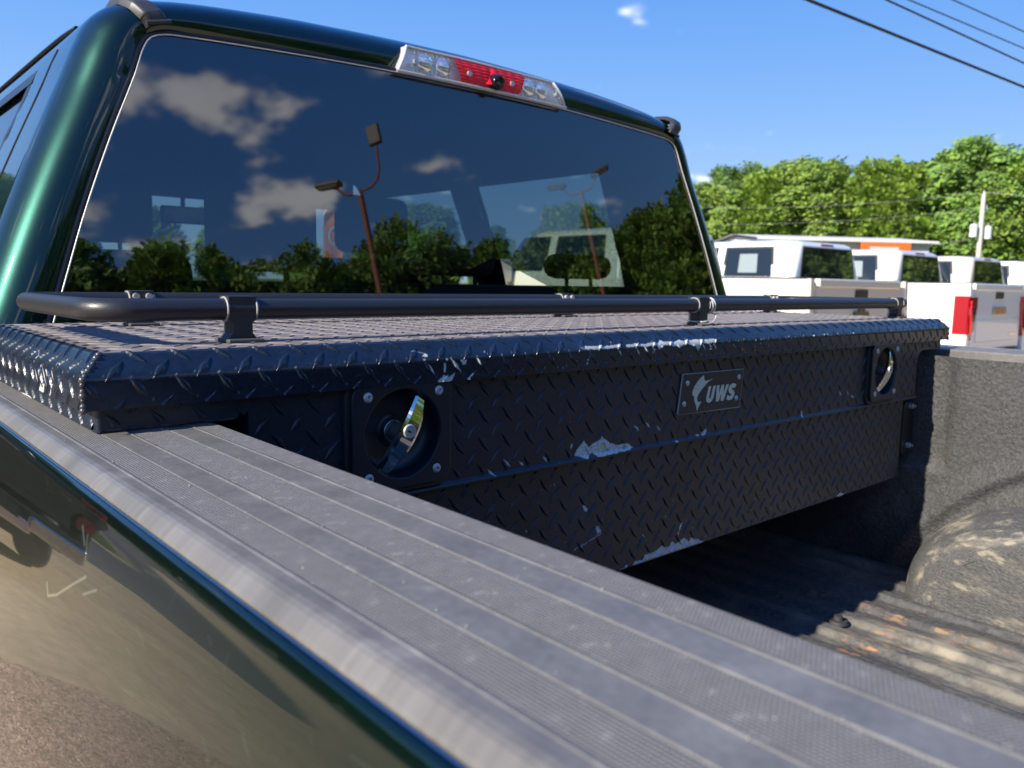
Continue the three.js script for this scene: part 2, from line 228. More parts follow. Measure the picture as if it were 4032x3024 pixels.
// third brake light on the header
{
  const P = (x, s, o = 0) => { const k = clamp((x - 0.955) / 0.6, -1, 1); return V(x, mix(0.513, 0.5665, s) - 0.010 * k * k, -0.666 - 0.010 * s + 0.004 * Math.sin(Math.PI * s) + 0.014 * (1 - k * k) - 0.010 + o); };
  const edgeX = (u, v) => mix(mix(0.740, 0.766, v), mix(1.198, 1.168, v), u);
  const lamp = put('third_brake_light', [grid(24, 6, (u, v) => P(edgeX(u, v), v, -0.010)), grid(24, 3, (u, v) => { const q = P(edgeX(u, 1), 1, -0.004); q.z -= 0.07 * v; q.y += 0.010 * v; return q; }), grid(24, 2, (u, v) => { const q = P(edgeX(u, 0), 0, -0.004); q.z -= 0.03 * v; return q; }),
    ...[0, 1].map((e) => grid(2, 6, (u, v) => { const q = P(edgeX(e, v), v, -0.004); q.z -= 0.05 * u; q.x += (e ? 1 : -1) * 0.004 * u; return q; }))], std(rgb(0.72, 0.72, 0.72), 0.28, { metalness: 0.55, side: THREE.DoubleSide }), truck);
  const lens = (x0b, x1b, x0t, x1t, rows) => grid(64, rows * 6, (u, v) => { const q = P(mix(mix(x0b, x1b, u), mix(x0t, x1t, u), v), 0.06 + v * 0.88, 0.004 + 0.0012 * Math.sin(v * rows * 2 * Math.PI) + 0.0006 * Math.sin(u * 50) - 0.008 * Math.max(0, Math.abs(2 * v - 1)) ** 7); return q; });
  const clear = phy(rgb(0.95, 0.96, 0.97), 0.05, { transmission: 0.9, thickness: 0, ior: 1.5, side: THREE.DoubleSide });
  const red = phy(rgb(0.85, 0.012, 0.03), 0.12, { transmission: 0.2, thickness: 0, ior: 1.5, side: THREE.DoubleSide });
  put('clear_lens', lens(0.742, 0.892, 0.768, 0.876, 7), clear, lamp);
  put('red_lens', lens(0.893, 1.053, 0.879, 1.076, 7), red, lamp);
  put('clear_lens', lens(1.054, 1.196, 1.077, 1.166, 7), clear, lamp);
  const rim = []; for (const [a, b] of [[0.737, 1.201]]) { const pts = []; for (let i = 0; i <= 30; i++) { const q = P(mix(a, b, i / 30), 0.0, 0.003); pts.push(q); } rim.push(tube(pts, 0.0035, 60, 6)); rim.push(tube([P(0.739, 0, 0.002), P(0.752, 0.5, 0.002), P(0.766, 0.99, 0)], 0.003, 12, 6), tube([P(1.199, 0, 0.002), P(1.184, 0.5, 0.002), P(1.169, 0.99, 0)], 0.003, 12, 6), tube([P(0.766, 1, -0.002), P(0.955, 1, -0.002), P(1.169, 1, -0.002)], 0.0022, 30, 6)); }
  put('lens_rim', rim, phy(rgb(0.7, 0.7, 0.7), 0.15, { transmission: 0.3 }), lamp);
  const ref = []; for (const [a, b] of [[0.785, 0.876], [1.07, 1.15]]) for (let i = 0; i < 2; i++) { const q = P(mix(a, b, (i + 0.5) / 2), 0.5, -0.0075); ref.push(new THREE.SphereGeometry(0.019, 18, 12).scale(1, 1, 0.32).translate(q.x, q.y, q.z)); for (let j = 0; j < 5; j++) ref.push(box(0.0016, 0.040, 0.003, mix(a, b, (i + j / 5) / 2), q.y, q.z)); }
  put('reflector', ref, std(rgb(0.8, 0.8, 0.78), 0.12, { metalness: 0.9 }), lamp);
  for (const x of [0.778, 0.912, 1.030, 1.168]) { const q = P(x, 0.42, 0.004); put('lens_screw', new THREE.CylinderGeometry(0.0055, 0.006, 0.008, 14).rotateX(Math.PI / 2).translate(q.x, q.y, q.z), M.steel, lamp); }
  const q = P(0.982, 0.30, 0.010);
  const cam = put('backup_camera', [new THREE.LatheGeometry([[0.0, 0.004], [0.009, 0.004], [0.011, 0.009], [0.0135, 0.010], [0.0155, 0.006], [0.0165, -0.014]].map((p) => new THREE.Vector2(...p)), 28).rotateX(Math.PI / 2 + 0.25).translate(q.x, q.y, q.z)], phy(rgb(0.006, 0.006, 0.007), 0.2), lamp);
  put('camera_lens', new THREE.SphereGeometry(0.007, 16, 10).translate(q.x, q.y - 0.001, q.z + 0.001), phy(rgb(0.01, 0.012, 0.02), 0.02, { clearcoat: 1 }), lamp);
  const hood = new THREE.CylinderGeometry(0.006, 0.030, 0.034, 20, 1, true, Math.PI * 1.5, Math.PI).scale(1, 1, 0.6).translate(q.x, q.y + 0.010, q.z - 0.013);
  put('camera_hood', hood, red, lamp);
  void cam;
}
// bed side skin
const PROF = sample2([[-0.018, -0.0325], [-0.0265, -0.0333], [-0.0316, -0.0353], [-0.0344, -0.0400], [-0.0368, -0.0470], [-0.0418, -0.060], [-0.050, -0.085], [-0.059, -0.12], [-0.071, -0.18], [-0.081, -0.25], [-0.088, -0.33], [-0.091, -0.42], [-0.09, -0.5], [-0.085, -0.6], [-0.07, -0.75], [-0.05, -0.9]], 90);
{
  const g = grid(40, 90, (u, v) => { const q = PROF[Math.round(v * 90)]; return V(q.x, q.y, mix(-0.56, 1.5, u)); }, (u, v) => [u * 2.06, v * 0.95]);
  // stray scratches, mineral specks
  const r = rng(5), scr = canvasTex(2048, 1024, (c, w, h) => {
    c.fillStyle = 'rgb(17,48,40)'; c.fillRect(0, 0, w, h);
    for (let i = 0; i < 2600; i++) { c.fillStyle = `rgba(${170 + r() * 60},${165 + r() * 60},${150 + r() * 50},${0.10 + r() * 0.35})`; const s = 0.4 + r() * r() * 1.5; c.fillRect(r() * w, r() * h, s, s); }
    const X = (z) => (z + 0.56) / 2.06 * w, Y = (y) => clamp((-0.0345 - y) / 0.87) * h;
    c.lineCap = 'round';
    const line = (pts, a, lw) => { c.strokeStyle = `rgba(225,235,215,${a})`; c.lineWidth = lw; c.beginPath(); pts.forEach(([z, y], i) => (i ? c.lineTo(X(z), Y(y)) : c.moveTo(X(z), Y(y)))); c.stroke(); };
    line([[0.112, -0.098], [0.122, -0.104], [0.14, -0.098], [0.17, -0.082], [0.186, -0.074]], 0.8, 2.2);
    line([[0.150, -0.052], [0.166, -0.060]], 0.8, 2); line([[0.165, -0.054], [0.176, -0.066]], 0.7, 2); line([[0.19, -0.083], [0.21, -0.075]], 0.7, 2);
    for (let i = 0; i < 70; i++) { const z = r() * 0.9 - 0.2, y = -0.045 - r() * r() * 0.15, l = 0.004 + r() * 0.02, a = r() * 3; line([[z, y], [z + l * Math.cos(a), y + l * Math.sin(a) * 0.6]], 0.10 + r() * 0.25, 0.7 + r() * 0.7); }
  });
  const uvp = g.attributes.uv, p = g.attributes.position; for (let i = 0; i < p.count; i++) uvp.setXY(i, (p.getZ(i) + 0.56) / 2.06, 1 - clamp((-0.0345 - p.getY(i)) / 0.87));
  put('bed_side', g, phy(0xffffff, 0.33, { map: scr, metalness: 1, clearcoat: 1, clearcoatRoughness: 0.02, side: THREE.DoubleSide }), truck);
  put('edge_sky_highlight', grid(40, 12, (u, v) => { const q = PROF[Math.round(mix(4, 9, v))]; return V(q.x - 0.0006, q.y + 0.0006, mix(-0.56, 1.5, u)); }), std(rgb(0.34, 0.38, 0.40), 0.22, { metalness: 1, side: THREE.DoubleSide }), truck);  // added bright metal strip, imitates the sky highlight on the rolled paint edge
  const g2 = g.clone(); put('bed_side', mirror(g2), M.paint, truck);
}
// rail caps: smooth profile with three ribbed strips
const tCap = tex(1024, (x, y) => { const k = 0.395 + 0.10 * tile(x, y, 7, 3, 5) + 0.06 * tile(x, y, 70, 6, 2) + 0.05 * sstep(0.18, 0.4, tile(x, y, 16, 21, 4)); return [k * 1.02, k, k * 0.965]; });
const tMesh = tex(128, (x, y) => { const a = Math.abs(Math.sin(Math.PI * x * 8)), b = Math.abs(Math.sin(Math.PI * (y * 8 + (Math.floor(x * 8) % 2) * 0.5))); return [clamp(0.15 + 0.85 * Math.pow(a * b, 0.6))]; }, false);
const tMeshCol = tex(512, (x, y) => { const k = 0.46 + 0.05 * tile(x, y, 7, 13, 5) + 0.04 * tile(x, y, 60, 2, 2) + 0.10 * sstep(0.15, 0.42, tile(x, y, 9, 31, 4)); const a = Math.abs(Math.sin(Math.PI * x * 32)), b = Math.abs(Math.sin(Math.PI * (y * 32 + (Math.floor(x * 32) % 2) * 0.5))); const m = 0.78 + 0.30 * Math.pow(a * b, 0.7); return [k * m * 1.02, k * m, k * m * 0.97]; });
const capMat = std(0xffffff, 0.38, { map: tCap, bumpMap: tGrain, bumpScale: 0.00015, side: THREE.DoubleSide });
const meshMat = std(0xffffff, 0.62, { map: rep(tMeshCol, 1, 1), bumpMap: rep(tMesh, 4, 4), bumpScale: 0.0008, side: THREE.DoubleSide });
const RY = -0.0232;
const capProf = [[-0.026, -0.034], [-0.0285, -0.0325], [-0.0285, -0.0312], [-0.0275, -0.0298], [-0.0222, -0.0250], [-0.0198, -0.0238], [-0.0165, RY], [-0.0100, RY], [-0.0092, RY + 0.0005], [-0.0082, RY + 0.0005], [-0.0076, RY - 0.0006], [0.0145, RY - 0.0006], [0.0152, RY - 0.0014], [0.016, RY - 0.0004], [0.0345, RY - 0.0004], [0.0352, RY + 0.0002], [0.0362, RY + 0.0001], [0.0368, RY - 0.0006], [0.0655, RY - 0.0006], [0.0662, RY - 0.0014], [0.067, RY - 0.0004], [0.0865, RY - 0.0004], [0.0872, RY + 0.0002], [0.0882, RY + 0.0001], [0.0888, RY - 0.0006], [0.109, RY - 0.0008], [0.1135, RY - 0.0022], [0.1157, RY - 0.0055], [0.1157, -0.060]];
for (const sd of [0, 1]) {
  const x0 = sd ? 0.005 : 0, g = grid(60, capProf.length - 1, (u, v) => { const q = capProf[Math.round(v * (capProf.length - 1))]; return V(q[0] + x0, q[1], mix(-0.56, 1.5, u)); }, (u, v, q) => [q.z / 0.33, (q.x - q.y) / 0.33]);
  const cap = put('rail_cap', (sd ? mirror(g.toNonIndexed()) : g.toNonIndexed()).clone(), capMat, truck);
  { const p = cap.geometry; p.computeVertexNormals(); }
  if (sd) continue;
  for (const [a, b] of [[-0.0074, 0.0143], [0.0370, 0.0653], [0.0890, 0.1088]])
    put('textured_strip', grid(80, 3, (u, v) => V(mix(a, b, v), RY - 0.0002, mix(-0.555, 1.495, u)), (u, v, q) => [q.x / 0.064, q.z / 0.064]), meshMat, cap);
}
// spray-lined bed
const lineTex = (n, seed, dust, marks, lift = 0, grain = 0.55, edge = 0.35) => canvasTex(n, n, (c, w) => {
  const d = c.createImageData(w, w), r = rng(seed), gr = new Float32Array(w * w / 4).map(() => r() - 0.5), hw = w / 2;
  for (let j = 0; j < w; j++) for (let i = 0; i < w; i++) {
    const x = i / w, y = j / w, gsp = 0.14 + lift + grain * 0.10 * gr[(j >> 1) * hw + (i >> 1)] + grain * 0.13 * gr[(j >> 2) * hw + (i >> 2)] + 0.03 * tile(x, y, 9, seed + 3, 4);
    const a = dust * sstep(0.02, edge, tile(x, y, 5, seed + 7, 5)) * (0.5 + 0.9 * sstep(-0.2, 0.3, tile(x, y, 40, seed + 9, 3)));
    const a2 = edge < 0.3 ? Math.max(a, 0.55 * sstep(0.02, 0.28, tile(x, y, 13, seed + 17, 5)) * (0.2 + 1.1 * sstep(-0.1, 0.25, tile(x, y, 40, seed + 9, 3)))) : a; const o = (j * w + i) * 4; d.data[o] = 255 * mix(gsp + 0.10, 0.61, a2); d.data[o + 1] = 255 * mix(gsp + 0.098, 0.575, a2); d.data[o + 2] = 255 * mix(gsp + 0.097, 0.49, a2); d.data[o + 3] = 255;
  }
  c.putImageData(d, 0, 0);
  if (marks) for (const [u, v, l, aa] of marks) {
    for (let k = 0; k < 6; k++) { const px = (u + (r() - 0.5) * l * 0.9) * w, py = (v + (r() - 0.5) * 0.012) * w, s = w * 0.0014 * (0.4 + r()); c.fillStyle = `rgba(${150 + r() * 40},${98 + r() * 36},${58 + r() * 36},${aa * (0.3 + r() * 0.6)})`; c.beginPath(); for (let m = 0; m < 7; m++) { const t = m / 7 * 6.28, rr = s * (0.4 + r()); c.lineTo(px + Math.cos(t) * rr * 3.2, py + Math.sin(t) * rr * 0.8); } c.fill(); }
  }
});
const FY = -0.53;
const marks = []; { const r = rng(77); for (let i = 0; i < 46; i++) { const z = 0.02 + r() * 0.26 - (r() < 0.25 ? 0.17 : 0), x = 1.05 + r() * 0.42; marks.push([(z + 0.56) / 2.06, (x - 0.1) / 1.7, 0.008 + r() * 0.02, 0.55 + r() * 0.4]); } }
const linerBump = { bumpMap: tRough, bumpScale: 0.0022 };
{
  const rib = (x) => { const t = ((x - 0.105) / 0.084) % 1, q = Math.abs(t - 0.5) * 2; return 0.011 * (1 - sstep(0.28, 0.62, q)); };
  const fl = grid(2, 420, (u, v) => { const x = mix(0.1, 1.8, v); return V(x, FY + rib(x) , mix(-0.56, 1.5, u)); }, (u, v) => [u, 1 - v]);
  put('bed_floor', fl, std(0xffffff, 0.8, { map: lineTex(1024, 3, 0.6, marks, 0.03, 0.5), bumpMap: rep(tRough, 6, 6), bumpScale: 0.0003, side: THREE.DoubleSide }), truck);
  // right inner wall with its pockets and the arched rib around the wheel housing
  const wl = (z, y) => {
    let x = 1.708;
    x -= 0.020 * Math.max(sstep(0.036, 0.060, z), sstep(-0.262, -0.292, y));            // panel round the front pocket
    const d = Math.hypot((z - 0.55) / 1.0, (y + 0.66) / 0.78); x -= 0.020 * Math.exp(-(((d - 0.625) / 0.020) ** 2)) + 0.016 * sstep(0.60, 0.56, d) + 0.012 * sstep(0.555, 0.50, d);
    x += 0.014 * sstep(0.22, 0.27, z + 0.35 * (y + 0.2)) * sstep(-0.24, -0.18, y);
    return x + 0.002 * noise.noise(z * 12, y * 12, 3);
  };
  const lt = lineTex(1024, 11, 0.22, null);
  put('bed_wall', [grid(150, 90, (u, v) => { const z = mix(-0.56, 1.5, u), y = mix(FY - 0.02, -0.035, v); return V(wl(z, y), y, z); }, (u, v) => [u * 2, v * 0.5], true)], std(0xffffff, 0.78, { map: lt, bumpMap: rep(tRough, 3, 3), bumpScale: 0.0020, side: THREE.DoubleSide }), truck);
  put('bed_wall', [bx(0.055, 0.075, FY - 0.02, -0.04, -0.56, 1.5)], std(0xffffff, 0.8, { map: lt }), truck);
  put('tailgate', [bx(0.06, 1.85, FY - 0.04, -0.035, 1.40, 1.46, 0.012)], std(0xffffff, 0.8, { map: lt }), truck);
  put('bed_front_wall', [bx(0.06, 1.85, FY - 0.02, -0.06, -0.58, -0.56)], std(0xffffff, 0.8, { map: lt }), truck);
  // wheel housings
  for (const sd of [0, 1]) {
    const zc = 0.56, R = 0.545, Hh = 0.255;
    const g = grid(48, 20, (u, v) => {
      const a = Math.PI * u, q = v * Math.PI / 2, s = Math.pow(Math.sin(a), 0.72), c = Math.sign(Math.cos(a)) * Math.pow(Math.abs(Math.cos(a)), 0.85);
      const k = mix(0.80, 1, Math.pow(Math.sin(q), 0.7));
      return V(1.485 + 0.05 * (1 - Math.sin(q)) * 0 + 0.25 * (1 - Math.cos(q)) - 0.0, FY - 0.01 + Hh * s * k + 0.003 * noise.noise(u * 20, v * 9, 1), zc - R * c * k);
    }, (u, v) => [u * 1.5, 0.35 + v * 0.5], true);
    const face = grid(48, 6, (u, v) => { const a = Math.PI * u, s = Math.pow(Math.sin(a), 0.72), c = Math.sign(Math.cos(a)) * Math.pow(Math.abs(Math.cos(a)), 0.85); return V(1.485, FY - 0.01 + Hh * s * 0.80 * v, zc - R * c * 0.80 * v); }, (u, v) => [u * 1.5, v * 0.3], true);
    const ww = std(0xffffff, 0.82, { map: lineTex(1024, 23 + sd, 0.62, null, 0.05, 0.8, 0.2), bumpMap: rep(tRough, 4, 2), bumpScale: 0.0008, side: THREE.DoubleSide });
    put('wheel_housing', (sd ? [mirror(g), mirror(face)] : [g, face]), ww, truck);
  }
  const bk = put('mounting_bracket', extrude(roundRect(0.052, 0.115, 0.012), 0.006, 0.001).translate(1.672, -0.197, -0.036), M.black, truck);
  for (const y of [-0.148, -0.237]) put('bolt', [new THREE.CylinderGeometry(0.006, 0.0065, 0.008, 6).rotateX(Math.PI / 2).translate(1.674, y, -0.025), new THREE.CylinderGeometry(0.003, 0.003, 0.012, 8).rotateX(Math.PI / 2).translate(1.674, y, -0.022)], M.steel, bk);
  for (const [x, z] of [[1.28, 0.03]]) put('floor_bolt', [new THREE.CylinderGeometry(0.017, 0.019, 0.006, 18).translate(x, FY + 0.008, z), new THREE.CylinderGeometry(0.009, 0.010, 0.010, 6).translate(x, FY + 0.014, z)], std(rgb(0.03, 0.03, 0.03), 0.7), truck);
  put('bed_underside', bx(0.02, 1.89, -0.62, -0.58, -0.6, 1.5), M.black, truck);
}
{
  const r = rng(19), g = new THREE.IcosahedronGeometry(1, 0), n = 110, im = new THREE.InstancedMesh(g, std(rgb(0.42, 0.40, 0.36), 0.9), n), m = new THREE.Matrix4();
  for (let i = 0; i < n; i++) { const gx = [-0.0085, 0.0155, 0.036, 0.0665, 0.088][i % 5], x = r() < 0.55 ? gx + (r() - 0.5) * 0.004 : -0.015 + r() * 0.12, s = 0.0002 + r() * r() * 0.00045; m.compose(V(x, RY + s * 0.5, -0.008 + Math.pow(r(), 1.4) * 0.75), new THREE.Quaternion().setFromEuler(new THREE.Euler(r() * 6, r() * 6, 0)), V(s, s * 0.7, s * 1.3)); im.setMatrixAt(i, m); }
  im.name = 'grit'; im.castShadow = im.receiveShadow = true; scene.add(im); tag(im, 'pale specks of grit lying on the near bed rail cap', 'grit', null, 'stuff');
}
// ---------------------------------------------------------------- the toolbox across the bed
const toolbox = thing('toolbox', 'long black diamond plate aluminium toolbox lying across the bed rails', 'toolbox');
const LL = 1.78, LW = 0.51, H1 = 0.0249, H2 = 0.0432, BV = 0.0183;
// a bent sheet: profile of (out, y) points with rounded bends -> sample(s) gives place and normal
function bent(pts, rad) {
  const P = []; const arc = (p) => P.push(p);
  arc(pts[0]);
  for (let i = 1; i < pts.length - 1; i++) {
    const a = new THREE.Vector2(...pts[i - 1]), b = new THREE.Vector2(...pts[i]), c = new THREE.Vector2(...pts[i + 1]);
    const r = Math.min(rad, a.distanceTo(b) * 0.45, b.distanceTo(c) * 0.45), p0 = b.clone().add(a.clone().sub(b).setLength(r)), p1 = b.clone().add(c.clone().sub(b).setLength(r));
    for (let k = 0; k <= 5; k++) { const t = k / 5; arc([(1 - t) ** 2 * p0.x + 2 * t * (1 - t) * b.x + t * t * p1.x, (1 - t) ** 2 * p0.y + 2 * t * (1 - t) * b.y + t * t * p1.y]); }
  }
  arc(pts.at(-1));
  const S = [0]; for (let i = 1; i < P.length; i++) S.push(S[i - 1] + Math.hypot(P[i][0] - P[i - 1][0], P[i][1] - P[i - 1][1]));
  return { P, S, len: S.at(-1), sample(s) { s = clamp(s, 0, this.len); let i = 1; while (i < S.length - 1 && S[i] < s) i++; const t = (s - S[i - 1]) / (S[i] - S[i - 1] || 1), dx = P[i][0] - P[i - 1][0], dy = P[i][1] - P[i - 1][1], l = Math.hypot(dx, dy) || 1; return { o: mix(P[i - 1][0], P[i][0], t), y: mix(P[i - 1][1], P[i][1], t), no: dy / l, ny: -dx / l }; } };
}
// one raised lug of the tread, bent with its sheet: surf(u, s) -> {p, n}
function lug(surf, u0, s0, ang, ok, out, len = 0.0278, w = 0.0080, h = 0.0017) {
  const ca = Math.cos(ang), sa = Math.sin(ang), N = 8, rows = [];
  for (let i = 0; i <= N; i++) {
    const t = -1 + 2 * i / N, a = Math.abs(t), hw = w / 2 * (a > 0.999 ? 0.02 : a > 0.3 ? Math.pow((1 - a) / 0.7, 0.85) * 0.74 : mix(1, 0.74, a / 0.3)), hh = h * Math.pow(1 - a * a, 0.6);
    rows.push([-hw, -0.35 * hw, 0.35 * hw, hw].map((q, k) => {
      const u = u0 + t * len / 2 * ca - q * sa, s = s0 + t * len / 2 * sa + q * ca; if (!ok(u, s)) return null;
      const f = surf(u, s); return { v: f.p.addScaledVector(f.n, k === 1 || k === 2 ? hh : -0.0003), u, s };
    }));
  }
  for (let i = 0; i < N; i++) for (let k = 0; k < 3; k++) { const a = rows[i][k], b = rows[i + 1][k], c = rows[i][k + 1], d = rows[i + 1][k + 1]; if (a && b && c) out.push(a, b, c); if (b && d && c) out.push(b, d, c); }
}
function lugGeo(out, uv) {
  const g = new THREE.BufferGeometry(), p = [], t = []; for (const q of out) { p.push(q.v.x, q.v.y, q.v.z); t.push(...uv(q.u, q.s)); }
  g.setAttribute('position', new THREE.Float32BufferAttribute(p, 3)); g.setAttribute('uv', new THREE.Float32BufferAttribute(t, 2)); g.computeVertexNormals(); return g;
}
const A45 = 0.86, PX = 0.0372, PS = 0.0168;
// powder coat with worn and chipped places; x metres along, y metres up from the texture's lower edge
function coat(W, H, w, h, base, draw, seed) {
  return canvasTex(w, h, (c) => {
    const d = c.createImageData(w, h);
    for (let j = 0; j < h; j++) for (let i = 0; i < w; i++) { const x = i / w * W, y = j / h * H, n = fbm(x * 9, y * 9, seed, 4), f = fbm(x * 160, y * 160, seed + 3, 2), o = (j * w + i) * 4, k = 1 + 0.45 * n + 0.35 * f; d.data[o] = base[0] * k; d.data[o + 1] = base[1] * k; d.data[o + 2] = base[2] * k; d.data[o + 3] = 255; }
    c.putImageData(d, 0, 0);
    const r = rng(seed), X = (x) => x / W * w, Y = (y) => (1 - y / H) * h, K = w / W;
    let wb = [0, 0, 1, 1];
    const blob = (x, y, rx, ry, rot = 0, tone = 1, jag = 0.45) => { const n = 18; c.fillStyle = `rgb(${188 * tone},${190 * tone},${188 * tone})`; c.beginPath(); for (let i = 0; i < n; i++) { const a = i / n * 6.283, q = 1 - jag + 2 * jag * r(), px = Math.cos(a) * rx * q, py = Math.sin(a) * ry * q; c.lineTo(X(x) + (px * Math.cos(rot) - py * Math.sin(rot)) * K, Y(y) - (px * Math.sin(rot) + py * Math.cos(rot)) * h / H); } c.fill(); };
    const poly = (pts, tone = 1, fill) => { c.fillStyle = fill || `rgb(${192 * tone},${194 * tone},${190 * tone})`; c.beginPath(); for (let i = 0; i < pts.length; i++) { const a = pts[i], b = pts[(i + 1) % pts.length], n = Math.max(2, Math.round(Math.hypot(a[0] - b[0], a[1] - b[1]) / 0.004)); for (let k = 0; k < n; k++) { const j = k ? 0.0016 : 0; c.lineTo(X(mix(a[0], b[0], k / n) + (r() - 0.5) * j), Y(mix(a[1], b[1], k / n) + (r() - 0.5) * j)); } } c.fill(); if (pts.length > 8) { const xs = pts.map((q) => X(q[0])), ys = pts.map((q) => Y(q[1])); wb = [Math.min(...xs), Math.min(...ys), Math.max(...xs), Math.max(...ys)]; worn(); } };
    const worn = () => { c.save(); c.clip(); const n = 900; for (let i = 0; i < n; i++) { const k = r(); c.fillStyle = k < 0.5 ? `rgba(96,100,106,${0.15 + 0.4 * r()})` : `rgba(232,234,232,${0.15 + 0.35 * r()})`; c.fillRect(wb[0] + r() * (wb[2] - wb[0]), wb[1] + r() * (wb[3] - wb[1]), 1 + r() * 4, 0.7 + r() * 1.2); } c.restore(); };
    const scratch = (x, y, l, a, al = 0.5, lw = 1) => { c.strokeStyle = `rgba(170,172,172,${al})`; c.lineWidth = lw; c.beginPath(); c.moveTo(X(x), Y(y)); c.lineTo(X(x + l * Math.cos(a)), Y(y + l * Math.sin(a))); c.stroke(); };
    draw({ c, r, blob, poly, scratch });
  });
}
const TLW = 1.8, TLH = 0.1125;
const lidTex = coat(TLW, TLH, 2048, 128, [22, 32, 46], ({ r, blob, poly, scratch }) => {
  // worn lugs on the lip near the left latch
  const bar = (x, s, a, l, w) => poly([[x - l * Math.cos(a), s - l * Math.sin(a)], [x + w * Math.sin(a), s - w * Math.cos(a)], [x + l * Math.cos(a), s + l * Math.sin(a)], [x - w * Math.sin(a), s + w * Math.cos(a)]]);
  bar(0.3445, 0.0130, -0.86, 0.0105, 0.0017); poly([[0.353, 0.002], [0.362, 0.008], [0.366, 0.004], [0.378, 0.0095], [0.373, 0.001], [0.356, -0.002]]);
  poly([[0.361, 0.019], [0.364, 0.0195], [0.3645, 0.010], [0.362, 0.009]]); bar(0.378, 0.0155, -0.86, 0.0125, 0.0019); poly([[0.384, 0.021], [0.394, 0.0215], [0.3925, 0.0165], [0.388, 0.016]]); bar(0.4105, 0.0185, -0.9, 0.006, 0.0015);
  poly([[0.394, 0.002], [0.398, 0.003], [0.403, 0.008], [0.402, 0.003], [0.397, 0.0]]); blob(0.366, 0.0225, 0.002, 0.0014); blob(0.337, 0.029, 0.004, 0.002); blob(0.336, 0.024, 0.0015, 0.001);
  scratch(0.322, 0.036, 0.016, -0.3, 0.6, 1.5); scratch(0.42, 0.028, 0.003, 1.4, 0.8, 2);
  // the long bare stretch on the bend
  for (let x = 0.583; x < 0.875; x += 0.0042) { const k = 0.4 + 0.6 * Math.abs(noise.noise(x * 60, 2, 1)) + 0.4 * sstep(0.7, 0.8, x); if (noise.noise(x * 40, 5, 2) > -0.32) blob(x, 0.0262 + 0.002 * noise.noise(x * 50, 1, 7), 0.0042 * (0.6 + k * 0.6), 0.0024 * (0.5 + k), 0, 0.96); }
  poly([[0.805, 0.024], [0.812, 0.029], [0.832, 0.031], [0.842, 0.026], [0.836, 0.019], [0.829, 0.012], [0.822, 0.020], [0.814, 0.021]]); poly([[0.733, 0.025], [0.745, 0.033], [0.752, 0.029], [0.748, 0.022], [0.738, 0.018]]); poly([[0.77, 0.026], [0.79, 0.032], [0.80, 0.024], [0.784, 0.019]]);
  for (const x of [0.692, 0.71, 0.727, 0.655, 0.845, 0.86, 0.873]) bar(x, 0.0185, -0.9, 0.0075, 0.0014);
  for (let i = 0; i < 46; i++) blob(0.5 + r() * 0.6, 0.004 + r() * 0.03, 0.0006 + r() * 0.0012, 0.0005 + r() * 0.0011, r() * 3, 0.9);
  for (let i = 0; i < 40; i++) blob(1.0 + r() * 0.72, 0.0235 + r() * 0.004, 0.0006 + r() * 0.0015, 0.0005 + r() * 0.0009, 0, 0.9);
  for (let i = 0; i < 44; i++) { const x = 0.045 + PX * i; blob(x - 0.008, 0.0245, 0.0008, 0.0011, 0, r() * 0.5 + 0.45); blob(x + 0.010, 0.006, 0.0006, 0.001, 0, r() * 0.5 + 0.35); blob(x - 0.03, 0.0265, 0.0005, 0.0014, 0, r() * 0.6 + 0.3); }
  for (let i = 0; i < 120; i++) scratch(r() * 1.78, r() * 0.06, 0.002 + r() * 0.02, (r() - 0.5) * 2, 0.05 + r() * 0.2, 0.8);
}, 41);
const dustTex = tex(1024, (x, y) => { const k = 0.43 + 0.05 * tile(x, y, 7, 5, 5) + 0.07 * tile(x, y, 120, 2, 2) + 0.05 * sstep(0.1, 0.4, tile(x, y, 18, 15, 3)); return [k * 1.02, k * 0.965, k * 0.95]; });
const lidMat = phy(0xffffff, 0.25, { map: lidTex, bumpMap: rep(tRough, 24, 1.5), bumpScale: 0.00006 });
const topMat = std(0xffffff, 0.55, { map: dustTex, bumpMap: rep(tRough, 3, 3), bumpScale: 0.0002 });
const lidProf = bent([[0, -0.002], [0, H1], [-BV, H2], [-BV - 0.006, H2]], 0.005);
